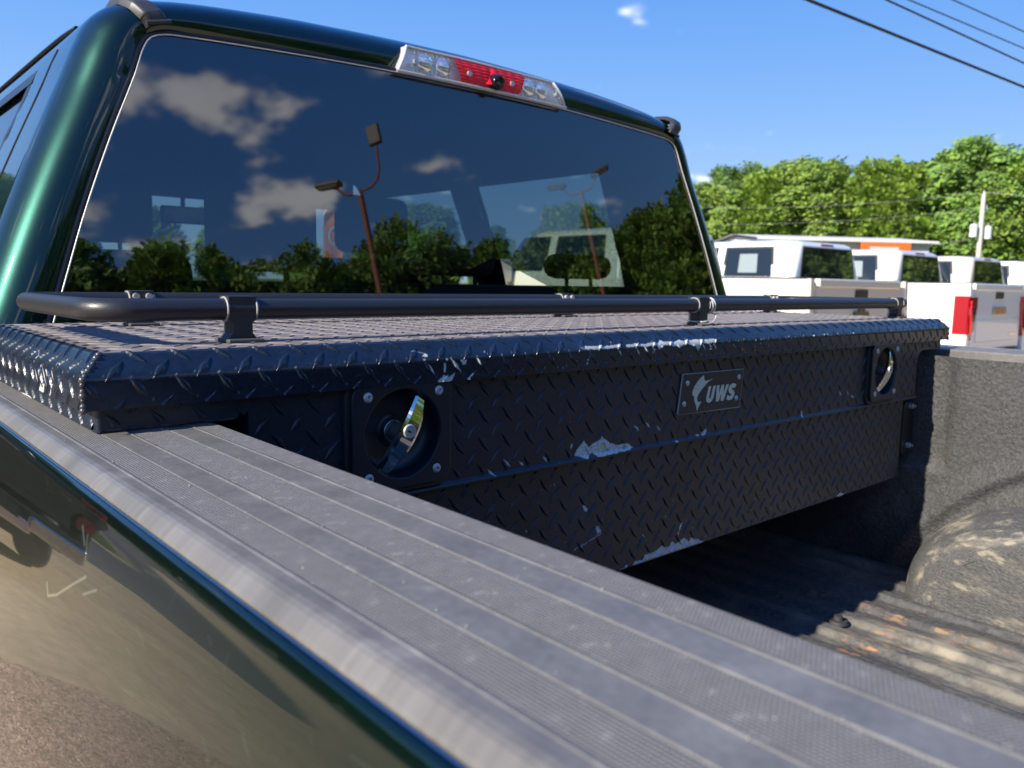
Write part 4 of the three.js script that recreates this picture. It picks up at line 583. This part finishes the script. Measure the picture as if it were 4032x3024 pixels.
  put('bed_floor', [bx(0.06, Wd - 0.06, 0.92, 0.95, B1, -0.07), bx(0.06, Wd - 0.06, 0.95, RL - 0.01, B1 - 0.01, B1 + 0.03)], M.black, t);
  const bp = put('rear_bumper', [bx(0.0, 0.55, 0.56, 0.76, -0.14, 0.15, 0.05), bx(Wd - 0.55, Wd, 0.56, 0.76, -0.14, 0.15, 0.05), bx(0.5, Wd - 0.5, 0.50, 0.66, -0.12, 0.13, 0.03)], o.bumper || body, t);
  put('bumper_step', [bx(0.06, Wd - 0.06, 0.755, 0.785, -0.1, 0.14, 0.012), bx(0.62, Wd - 0.62, 0.60, 0.758, -0.05, 0.135, 0.02)], M.black, bp);
  // cab: doors and roof as one shell with rounded corners
  const ring = (y, x0, x1, z0, z1, r) => { const q = [], N = 5; for (const [cx, cz, a0] of [[x1 - r, z0 - r, 0], [x0 + r, z0 - r, 90], [x0 + r, z1 + r, 180], [x1 - r, z1 + r, 270]]) for (let k = 0; k <= N; k++) { const a = (a0 + k / N * 90) * Math.PI / 180; q.push(V(cx + r * Math.cos(a), y, cz + r * Math.sin(a))); } q.push(q[0].clone()); return q; };
  const C0 = B1 - 0.04, CF0 = -4.35, rr = [[0.58, 0.03, 0], [0.62, 0.0, 0], [1.0, -0.02, 0], [1.40, 0.0, 0], [belt, 0.02, 0.01], [belt + 0.05, 0.03, 0.012], [2.045, 0.150, 0.05], [2.085, 0.175, 0.072], [2.115, 0.225, 0.12], [roof, 0.32, 0.27], [roof + 0.012, 0.6, 0.6]].map(([y, i, k]) => { const s = y > belt ? (y - belt) / (roof - belt) : 0; return ring(y, i, Wd - i, C0 - k, mix(CF0, CF0 + 0.62, clamp(s)), 0.10 + 0.09 * sstep(0, 0.5, s)); });
  const N = rr[0].length - 1;
  put('cab_body', [grid(N, rr.length - 1, (u, v) => rr[Math.round(v * (rr.length - 1))][Math.round(u * N)], undefined, true)], Object.assign(body, { side: THREE.DoubleSide }), t);
  put('hood', [grid(8, 10, (u, v) => { const x = mix(0.03, Wd - 0.03, u), e = 1 - (2 * u - 1) ** 6; return V(x, 1.30 + 0.14 * e - 0.10 * v ** 3, mix(CF0 + 0.1, -5.85, v)); }), bx(0.0, Wd, 0.6, 1.32, -5.6, CF0, 0.1), bx(0.05, Wd - 0.05, 0.55, 1.26, -5.9, -5.5, 0.08)], body, t);
  // glass
  const P = (x, y, z) => V(x, y, z), yb = 1.605, yt = 2.04, ib = 0.034, it = 0.148, kb = 0.010, kt = 0.043, nb = V(0, 0.1, 1).normalize();
  const rw = put('rear_window', pane(P(ib, yb, C0 - kb), P(Wd - ib, yb, C0 - kb), P(Wd - it, yt, C0 - kt), P(it, yt, C0 - kt), [0.115, 0.04], 0.004, nb), darkGlass, t);
  put('window_seal', pane(P(ib, yb, C0 - kb), P(Wd - ib, yb, C0 - kb), P(Wd - it, yt, C0 - kt), P(it, yt, C0 - kt), [0.10, 0.0], 0.0022, nb), M.seal, rw);
  for (const x of [0.72, 1.30]) put('slider_frame', pane(P(x - 0.013, yb, C0 - kb), P(x + 0.013, yb, C0 - kb), P(x + 0.013, yt, C0 - kt), P(x - 0.013, yt, C0 - kt), [0, 0.06], 0.006, nb, 1), M.seal, rw);
  put('third_brake_light', bx(Wd / 2 - 0.17, Wd / 2 + 0.17, 2.06, 2.095, C0 - 0.11, C0 - 0.055, 0.012), redLens, t);
  for (const sx of [0, 1]) {
    const X = (i) => (sx ? Wd - i : i), n = V(sx ? 1 : -1, 0.28, 0).normalize();
    for (const [za, zb2, tilt] of [[C0 - 0.28, C0 - 1.12, 0.09], [C0 - 1.24, CF0 + 0.12, -0.34]]) {
      const zt = (z, f) => (f ? mix(z, z + (tilt < 0 ? 0.36 : 0), 1) : z - (tilt > 0 ? tilt : 0));
      const c = [P(X(ib), yb - 0.01, zb2), P(X(ib), yb - 0.01, za), P(X(it), yt, zt(za, 0)), P(X(it), yt, zt(zb2, 1))];
      const q = sx ? [c[1], c[0], c[3], c[2]] : c, sw = put('side_window', pane(...q, [0.045, 0.06], 0.007, n), darkGlass, t);
      put('window_frame', pane(...q, [0, 0], 0.004, n), tilt > 0 ? M.black : M.seal, sw);
      if (o.sticker && !sx && tilt > 0) put('window_sticker', pane(...q, [0.32, 0.22], 0.0085, n), std(rgb(0.22, 0.27, 0.28), 0.3), sw);
    }
    for (const z of [C0 - 0.36, C0 - 1.5]) put('door_handle', bx(X(0) - 0.03, X(0) + 0.03, 1.33, 1.37, z - 0.12, z + 0.12, 0.012), M.chrome, t);
    put('side_mirror', bx(sx ? Wd : -0.28, sx ? Wd + 0.28 : 0.0, 1.50, 1.78, CF0 + 0.30, CF0 + 0.44, 0.05), body, t);
    put('side_step', bx(sx ? Wd - 0.08 : -0.04, sx ? Wd + 0.04 : 0.08, 0.46, 0.54, CF0 + 0.1, C0, 0.03), M.black, t);
  }
  put('windshield', pane(P(Wd - 0.08, 1.50, CF0 - 0.10), P(0.08, 1.50, CF0 - 0.10), P(0.30, 2.02, CF0 + 0.60), P(Wd - 0.30, 2.02, CF0 + 0.60), [0.04, 0.05], 0.004, V(0, 0.7, -0.7)), darkGlass, t);
  for (const z of [-1.0, -4.95]) for (const sx of [0, 1]) {
    const w = put('wheel', [new THREE.TorusGeometry(0.315, 0.115, 12, 32).scale(1, 1, 1.15).rotateY(Math.PI / 2).translate(sx ? Wd - 0.15 : 0.15, 0.43, z)], rubber, t);
    put('rim', [new THREE.CylinderGeometry(0.25, 0.25, 0.05, 24).rotateZ(Math.PI / 2).translate(sx ? Wd - 0.08 : 0.08, 0.43, z), ...[0, 1, 2, 3, 4, 5].map((k) => new THREE.BoxGeometry(0.03, 0.46, 0.05).rotateX(k * Math.PI / 6).translate(sx ? Wd - 0.045 : 0.045, 0.43, z))], M.steel, w);
    put('hub', new THREE.CylinderGeometry(0.07, 0.07, 0.04, 16).rotateZ(Math.PI / 2).translate(sx ? Wd - 0.03 : 0.03, 0.43, z), M.chrome, w);
  }
  put('underbody', bx(0.25, Wd - 0.25, 0.35, 0.7, -5.6, -0.15), M.black, t);
  t.scale.y = 1.03; return t;
}
const white = rgb(0.80, 0.81, 0.82), cream = rgb(0.70, 0.63, 0.52), pearl = rgb(0.76, 0.74, 0.71);
makePickup('cream parked pickup with cross emblem nearest the green truck, mostly hidden by its cab', cream, [6.5, GY, -2.9], { emblem: 'cross', lightY: 0.80 });
makePickup('white parked pickup with tall red tail light and white rear bumper beside the toolbox end', white, [9.67, GY, -2.70], { sticker: true });
makePickup('white parked pickup third in the row, in front of the long white building', pearl, [12.8, GY, -2.70], { sticker: true });
makePickup('cream parked pickup in front of the utility pole', cream, [15.9, GY, -2.70], {});
makePickup('white parked pickup at the far right end of the row', white, [19.0, GY, -2.70], {});
{
  const b = makePickup('black parked pickup mirrored in the green paint of the bed side', rgb(0.012, 0.011, 0.011), [-2.3, GY, -5.8], { bumper: std(rgb(0.5, 0.5, 0.5), 0.15, { metalness: 1 }) });
  delete b.userData.group;
}
// ---------------------------------------------------------------- buildings and signs
function hall(label, x, z, len, wid, h, turn, sign) {
  const t = thing('white_building', label, 'building', [x, GY, z]); t.rotation.y = turn;
  const w = std(rgb(0.62, 0.60, 0.57), 0.7), rf = std(rgb(0.62, 0.62, 0.62), 0.45);
  put('wall', [bx(0, len, 0, h, -wid, 0), (() => { const s = new THREE.Shape([new THREE.Vector2(-wid / 2, 0), new THREE.Vector2(wid / 2, 0), new THREE.Vector2(0, wid * 0.035)]); return extrude(s, len - 0.2, 0).rotateY(Math.PI / 2).translate(0.1, h, -wid / 2); })()], w, t);
  put('roof', [0, 1].map((s) => grid(1, 1, (u, v) => V(mix(-0.4, len + 0.4, u), h - 0.08 + (wid * 0.035 + 0.16) * v + 0.10, s ? -wid - 0.4 + (wid / 2 + 0.4) * v : 0.4 - (wid / 2 + 0.4) * v), undefined, !!s)), Object.assign(rf, { side: THREE.DoubleSide }), t);
  put('fascia', bx(-0.4, len + 0.4, h - 0.12, h + 0.04, 0.40, 0.46), std(rgb(0.72, 0.7, 0.68), 0.5), t);
  for (let i = 0; i < Math.floor(len / 6); i++) { const d = put('window', bx(2 + i * 6, 4.4 + i * 6, 1.0, 2.3, 0.0, 0.03), M.seal, t); put('pane', bx(2.08 + i * 6, 4.32 + i * 6, 1.08, 2.22, 0.02, 0.04), darkGlass, d); }
  if (sign) { const s = put('sign_panel', bx(sign[0], sign[1], h - 0.95, h - 0.16, 0.44, 0.56, 0.02), std(rgb(0.80, 0.16, 0.03), 0.5), t); put('sign_bar', bx(sign[0] + 0.6, sign[1] - 0.9, h - 0.62, h - 0.45, 0.55, 0.575), std(rgb(0.7, 0.62, 0.55), 0.5), s); }
  return t;
}
const dirAt = (azd, D) => [-0.167 + D * Math.sin(azd * Math.PI / 180), 0.708 - D * Math.cos(azd * Math.PI / 180)];
{ const [x, z] = dirAt(61.6, 58); hall('long low white building with an orange sign behind the parked pickups', x - 1.4, z - 3.0, 12.3, 9, 4.85, -0.62, [7.0, 10.6]); }
{ const [x, z] = dirAt(51.5, 58); hall('small white building with orange sign at the edge of the green cab', x - 2, z - 2, 6.2, 7, 3.9, -0.62, [3.0, 4.8]); }
// ---------------------------------------------------------------- utility pole and lines
const woodMat = std(rgb(0.36, 0.32, 0.27), 0.85);
{
  const [x, z] = dirAt(71.25, 68), t = thing('utility_pole', 'grey wooden utility pole with two transformers before the trees on the right', 'utility pole', [x, GY, z]);
  put('pole', new THREE.CylinderGeometry(0.15, 0.22, 8.4, 12).translate(0, 4.2, 0), std(rgb(0.5, 0.47, 0.42), 0.8), t);
  for (const [dx, dz, y] of [[0.42, 0.22, 6.05], [-0.42, -0.22, 6.15]]) { const tr = put('transformer', [new THREE.CylinderGeometry(0.26, 0.26, 0.85, 16).translate(dx * 1.3, y - 0.35, dz * 1.3), new THREE.SphereGeometry(0.26, 14, 6, 0, 6.3, 0, 1.57).scale(1, 0.3, 1).translate(dx * 1.3, y + 0.075, dz * 1.3)], std(rgb(0.62, 0.64, 0.66), 0.5), t); put('bushing', rod([dx * 1.3, y + 0.1, dz * 1.3], [dx * 1.3, y + 0.35, dz * 1.3], 0.04), M.steel, tr); }
  put('insulator', [rod([0.3, 7.35, 0.1], [0.3, 7.65, 0.1], 0.1), rod([0, 8.4, 0], [0, 8.65, 0], 0.06)], std(rgb(0.6, 0.6, 0.6), 0.4), t);
  const wire = std(rgb(0.45, 0.45, 0.46), 0.5);
  let k = 0; for (const [dy, dz, r, lab] of [[8.55, 0, 0.006, 'topmost thin power line from the utility pole to the left before the trees'], [7.5, 0.1, 0.006, 'middle thin power line from the utility pole to the left before the trees'], [5.35, 0, 0.012, 'lowest sagging power line from the utility pole to the left before the trees']]) {
    const [x2, z2] = dirAt(38, 62), pts = []; for (let i = 0; i <= 20; i++) { const q = i / 20; pts.push([mix(x, x2, q), GY + dy - [1.3, 1.3, 1.9][k] * 4 * q * (1 - q) + [0, -0.3, 0.4][k] * q, mix(z, z2, q) + dz]); }
    tag(put('power_line', tube(pts, r, 60, 5), wire), lab, 'power line'); k++;
  }
  const [x3, z3] = dirAt(100, 74), pts = []; for (let i = 0; i <= 20; i++) { const q = i / 20; pts.push([mix(x, x3, q), GY + 8.55 - 1.2 * 4 * q * (1 - q), mix(z, z3, q)]); }
  tag(put('power_line', tube(pts, 0.010, 60, 5), wire), 'thin power line from the utility pole to the right edge', 'power line');
}
{
  const cab = std(rgb(0.012, 0.012, 0.014), 0.6);
  const lines = [[[60.8, 17.5], [72.6, 11.8], 6.5, 0.042, 'lowest and thickest of the four overhead cables at the upper right'], [[65.3, 17.1], [72.5, 13.1], 6.9, 0.026, 'second lowest of the four overhead cables at the upper right'], [[66.7, 16.9], [72.4, 13.9], 7.3, 0.018, 'third of the four overhead cables at the upper right, just under the topmost'], [[69.1, 16.6], [72.3, 14.8], 7.7, 0.018, 'topmost of the four overhead cables, in the upper right corner']];
  for (const [a, b, h, r, lab] of lines) {
    const P3 = ([az, el]) => { const D = h / Math.tan(el * Math.PI / 180), [x, z] = dirAt(az, D); return V(x, 0.109 + h, z); }, p = P3(a), q = P3(b), d = q.clone().sub(p).normalize(), pts = [];
    const s0 = -p.x - 14, s1 = 70 - p.x; for (let i = 0; i <= 40; i++) { const s = mix(s0, s1, i / 40); pts.push(p.clone().addScaledVector(d, s)); }
    tag(put('overhead_cable', tube(pts, r, 80, 6), cab), lab, 'overhead cable', 'overhead cables at the upper right');
  }
}
// lamp posts behind the camera, seen mirrored in the rear window
const rust = std(rgb(0.20, 0.075, 0.04), 0.75);
function lampPost(label, x, z, H, turn, kind) {
  const t = thing('lamp_post', label, 'lamp post', [x, GY, z], 'lamp posts behind the camera'); t.quaternion.setFromAxisAngle(V(-0.66, 0, -0.75).normalize(), -0.075).multiply(new THREE.Quaternion().setFromAxisAngle(V(0, 1, 0), turn));
  put('pole', tube([[0, 0, 0], [0.02, H * 0.5, 0], [0.1, H - 0.9, 0.02], [0.12, H - 0.5, 0.0]], 0.10, 24, 10), rust, t);
  for (const s of [-1, 1]) {
    const end = [0.12 + s * 0.95, H + (s > 0 && kind ? 0.75 : 0.0), 0];
    put('arm', tube([[0.12, H - 0.55, 0], [0.12 + s * 0.5, H - 0.5, 0], [0.12 + s * 0.82, H - 0.2, 0], [end[0], end[1] - 0.12, 0]], 0.045, 16, 7), rust, t);
    const hd = put('lamp_head', [s > 0 && kind ? box(0.46, 0.62, 0.22, 0, 0.25, 0, 0.04) : box(0.95, 0.16, 0.42, s * 0.15, 0, 0, 0.06).rotateZ(s * 0.16)].map((g) => g.translate(end[0], end[1], 0)), std(rgb(0.08, 0.07, 0.065), 0.5), t);
    put('lamp_glass', (s > 0 && kind ? box(0.38, 0.54, 0.02, 0, 0.25, 0.115) : box(0.7, 0.03, 0.32, s * 0.15, -0.085, 0).rotateZ(s * 0.16)).translate(end[0], end[1], 0), std(rgb(0.35, 0.33, 0.3), 0.2), hd);
  }
  return t;
}
// advertising flag ahead of the truck, seen through the windows
{
  const [x, z] = dirAt(28.4, 21), t = thing('feather_flag', 'orange feather flag on a pole seen through the tinted rear window', 'flag', [x, GY, z]); t.rotation.y = -0.45;
  put('pole', tube([[0, 0, 0], [0, 2.6, 0], [0.05, 3.2, 0], [0.3, 3.42, 0]], 0.022, 20, 6), M.steel, t);
  const fl = put('banner', grid(6, 24, (u, v) => { const y = mix(1.2, 3.35, v), w = 0.62 * Math.min(1, 0.25 + 1.1 * v) * (v > 0.86 ? Math.sqrt(Math.max(0.05, 1 - ((v - 0.86) / 0.16) ** 2)) : 1); return V(0.03 + u * w, y, 0.05 * Math.sin(u * 3 + v * 4)); }), std(rgb(0.9, 0.22, 0.04), 0.8, { side: THREE.DoubleSide }), t);
  put('emblem', new THREE.TorusGeometry(0.17, 0.035, 6, 24, 4.6).scale(1, 1.3, 0.4).translate(0.33, 2.6, 0.07), std(rgb(0.25, 0.33, 0.36), 0.7), fl);
}
// ---------------------------------------------------------------- trees
const leafMats = [[0.21, 0.345, 0.036], [0.16, 0.31, 0.04], [0.16, 0.30, 0.042], [0.15, 0.28, 0.045]].map((c) => new THREE.MeshPhysicalMaterial({ color: rgb(...c), roughness: 0.75, transmission: 0.35, thickness: 0, side: THREE.DoubleSide }));
const barkMat = std(rgb(0.10, 0.085, 0.07), 0.95);
function clump(seed, size, n) { // a spray of pointed leaves
  const r = rng(seed), p = [];
  for (let i = 0; i < n; i++) {
    const c = V((r() - 0.5), (r() - 0.5) * 0.7, (r() - 0.5)).multiplyScalar(size * 1.5), a = r() * 6.28, e = (r() - 0.55) * 1.6, d = V(Math.cos(a) * Math.cos(e), Math.sin(e), Math.sin(a) * Math.cos(e)), s = V(-Math.sin(a), 0.35 * (r() - 0.5), Math.cos(a)).normalize(), l = size * (0.55 + r() * 0.5), w = l * 0.36;
    const q = [c, c.clone().addScaledVector(d, l * 0.45).addScaledVector(s, w), c.clone().addScaledVector(d, l), c.clone().addScaledVector(d, l * 0.45).addScaledVector(s, -w)];
    for (const k of [0, 1, 2, 0, 2, 3]) p.push(q[k].x, q[k].y, q[k].z);
  }
  const g = new THREE.BufferGeometry(); g.setAttribute('position', new THREE.Float32BufferAttribute(p, 3)); g.computeVertexNormals(); return g;
}
const clumps = [1, 2, 3].map((s) => clump(s, 0.46, 8)), fine = [4, 5, 6].map((s) => clump(s, 0.33, 14));
function makeTree(seed, H, Wd, kind, count) {
  const t = new THREE.Group(), r = rng(seed), limbs = [], lobes = [];
  const base = H * (0.10 + 0.06 * r());
  limbs.push(new THREE.TubeGeometry(curve([[0, 0, 0], [(r() - 0.5) * 0.4, H * 0.4, (r() - 0.5) * 0.4], [(r() - 0.5) * 0.8, H * 0.86, (r() - 0.5) * 0.8]]), 10, 0.16 + H * 0.006, 7));
  const L = kind === 'spire' ? 34 : 30;
  for (let i = 0; i < L; i++) {
    const f = (i + r() * 0.8) / L, y = mix(base, H * 0.97, f), env = kind === 'spire' ? Math.pow(1 - f, 0.55) * 0.9 + 0.10 : Math.sqrt(Math.max(0.03, 1 - ((f - 0.42) / 0.62) ** 2)), a = i * 2.4 + r(), d = Wd / 2 * env * (0.35 + 0.65 * r());
    const c = V(Math.cos(a) * d, y, Math.sin(a) * d); lobes.push([c, Wd * (kind === 'spire' ? 0.12 + 0.06 * r() : 0.15 + 0.10 * r()) * (0.6 + 0.5 * env)]);
    if (i % 2 === 0) limbs.push(new THREE.TubeGeometry(curve([[0, Math.max(0.5, y - d * 0.7), 0], [c.x * 0.5, y - d * 0.2, c.z * 0.5], [c.x, y, c.z]]), 5, 0.06, 5));
  }
  const trunk = new THREE.Mesh(merge(limbs), barkMat); trunk.name = 'trunk'; trunk.castShadow = trunk.receiveShadow = true; t.add(trunk);
  const im = new THREE.InstancedMesh((kind === 'round' ? clumps : fine)[seed % 3], leafMats[kind === 'dark' ? 2 : kind === 'spire' ? 3 : seed % 2], count), m = new THREE.Matrix4(), q = new THREE.Quaternion(), col = new THREE.Color();
  for (let i = 0; i < count; i++) {
    const [c, R] = lobes[Math.floor(r() * lobes.length)], a = r() * 6.283, z = r() * 2 - 1, k = Math.pow(r(), 0.28), s = Math.sqrt(1 - z * z), p = V(c.x + R * k * s * Math.cos(a), c.y + R * 0.72 * k * z, c.z + R * k * s * Math.sin(a));
    q.setFromEuler(new THREE.Euler(r() * 0.8, r() * 6.28, r() * 0.8)); const sc = 0.65 + r() * 0.6; m.compose(p, q, V(sc, sc, sc)); im.setMatrixAt(i, m);
    const v = 0.72 + 0.5 * r(), y = r() * 0.25; col.setRGB(v * (1 + y), v * (1 + 0.3 * y), v * (1 - y)); im.setColorAt(i, col);
  }
  im.name = 'crown'; im.userData.kind = 'stuff'; im.castShadow = im.receiveShadow = true; t.add(im); return t;
}
const kinds = { maple: [makeTree(11, 12.5, 8.5, 'round', 5600), makeTree(24, 12, 8.0, 'round', 5400), makeTree(38, 13, 9.0, 'round', 5800)], dark: [makeTree(53, 12.5, 8.5, 'dark', 5400), makeTree(66, 13, 8.5, 'dark', 5400)], spire: [makeTree(81, 13.5, 6.0, 'spire', 4200)] };
const words = { maple: 'bright green leafy tree', dark: 'green broad tree', spire: 'tall narrow tree' };
let treeCount = 0;
function plant(azd, D, kind, s, label, group) {
  const src = kinds[kind][treeCount++ % kinds[kind].length], t = src.clone(), [x, z] = dirAt(azd, D);
  t.name = numbered('tree'); t.position.set(x, GY - 0.1, z); t.rotation.y = treeCount * 1.7; t.scale.set(s, s, s); scene.add(t); tag(t, label, 'tree', group);
}
// the row at the right, left to right
const rowRight = [[49.5, 84, 'maple', 0.80], [52.3, 86, 'maple', 0.83], [54.6, 82, 'maple', 0.86], [56.9, 90, 'dark', 1.08], [58.9, 82, 'maple', 1.0], [61.4, 83, 'maple', 1.03], [63.6, 84, 'maple', 0.92], [65.9, 81, 'maple', 1.06], [68.3, 85, 'maple', 1.0], [70.6, 83, 'maple', 1.14], [72.9, 82, 'maple', 1.06], [75.4, 86, 'maple', 1.10], [78, 84, 'maple', 1.02], [81, 85, 'maple', 1.04]];
const place = ['at the edge of the green cab window', 'second from the cab window, the lowest', 'third from the cab window', 'set back, fourth from the cab window', 'fifth from the cab window', 'sixth from the cab window', 'seventh from the cab window', 'eighth from the cab window, tall', 'left of the utility pole', 'the tallest behind the utility pole', 'at the upper right edge', null, null, null];
rowRight.forEach(([a, D, k, s], i) => plant(a, D, k, s, place[i] ? `${i === 7 ? 'bright green tree' : words[k]} behind the pickups, ${place[i]}` : `${words[k]} just beyond the right edge of the row behind the pickups`, i > 10 ? 'trees beyond the right edge' : undefined));
for (let i = 0; i < 12; i++) plant(48 + i * 3, 96, 'dark', 0.86, 'green broad tree filling the gaps of the row behind the pickups', 'second row of trees behind the pickups');
// ahead of the truck, seen through its windows and mirrored in the bed side
for (let i = 0; i < 26; i++) plant(-70 + i * 4.4, i < 16 ? 50 + 4 * Math.sin(i * 3) : 85 + 6 * Math.sin(i * 3), i % 3 === 1 || i > 17 ? 'maple' : 'dark', (i < 16 ? 0.95 : 0.60) + 0.12 * Math.sin(i * 1.9), 'leafy tree ahead of the truck, across the road', 'trees across the road');
// behind the camera, mirrored in the rear window
for (let i = 0; i < 9; i++) plant(84 + i * 3.6, 62 + 4 * Math.sin(i * 2.1), 'dark', 1.0 + 0.1 * Math.sin(i), 'leafy tree right of the frame, mirrored in the pickup windows', 'trees mirrored in the pickup windows');
for (let i = 0; i < 26; i++) plant(113 + i * 3.1, 42 + 5 * Math.sin(i * 2.3), i < 2 ? 'spire' : 'dark', i < 2 ? 1.22 : 0.95 + 0.20 * sstep(138, 168, 113 + i * 3.1) + 0.07 * Math.sin(i * 2.7), 'leafy tree behind the camera, mirrored in the rear window', 'trees mirrored in the rear window');
for (const p of Object.values(kinds)) void p;
lampPost('rusty lamp post with a square floodlight, mirrored left in the rear window', ...dirAt(143.4, 22), 10.8, 0.9, true);
lampPost('rusty lamp post with two flat heads, mirrored right in the rear window', ...dirAt(124.5, 30), 11.7, 0.9, false);
renderer.render(scene, camera);
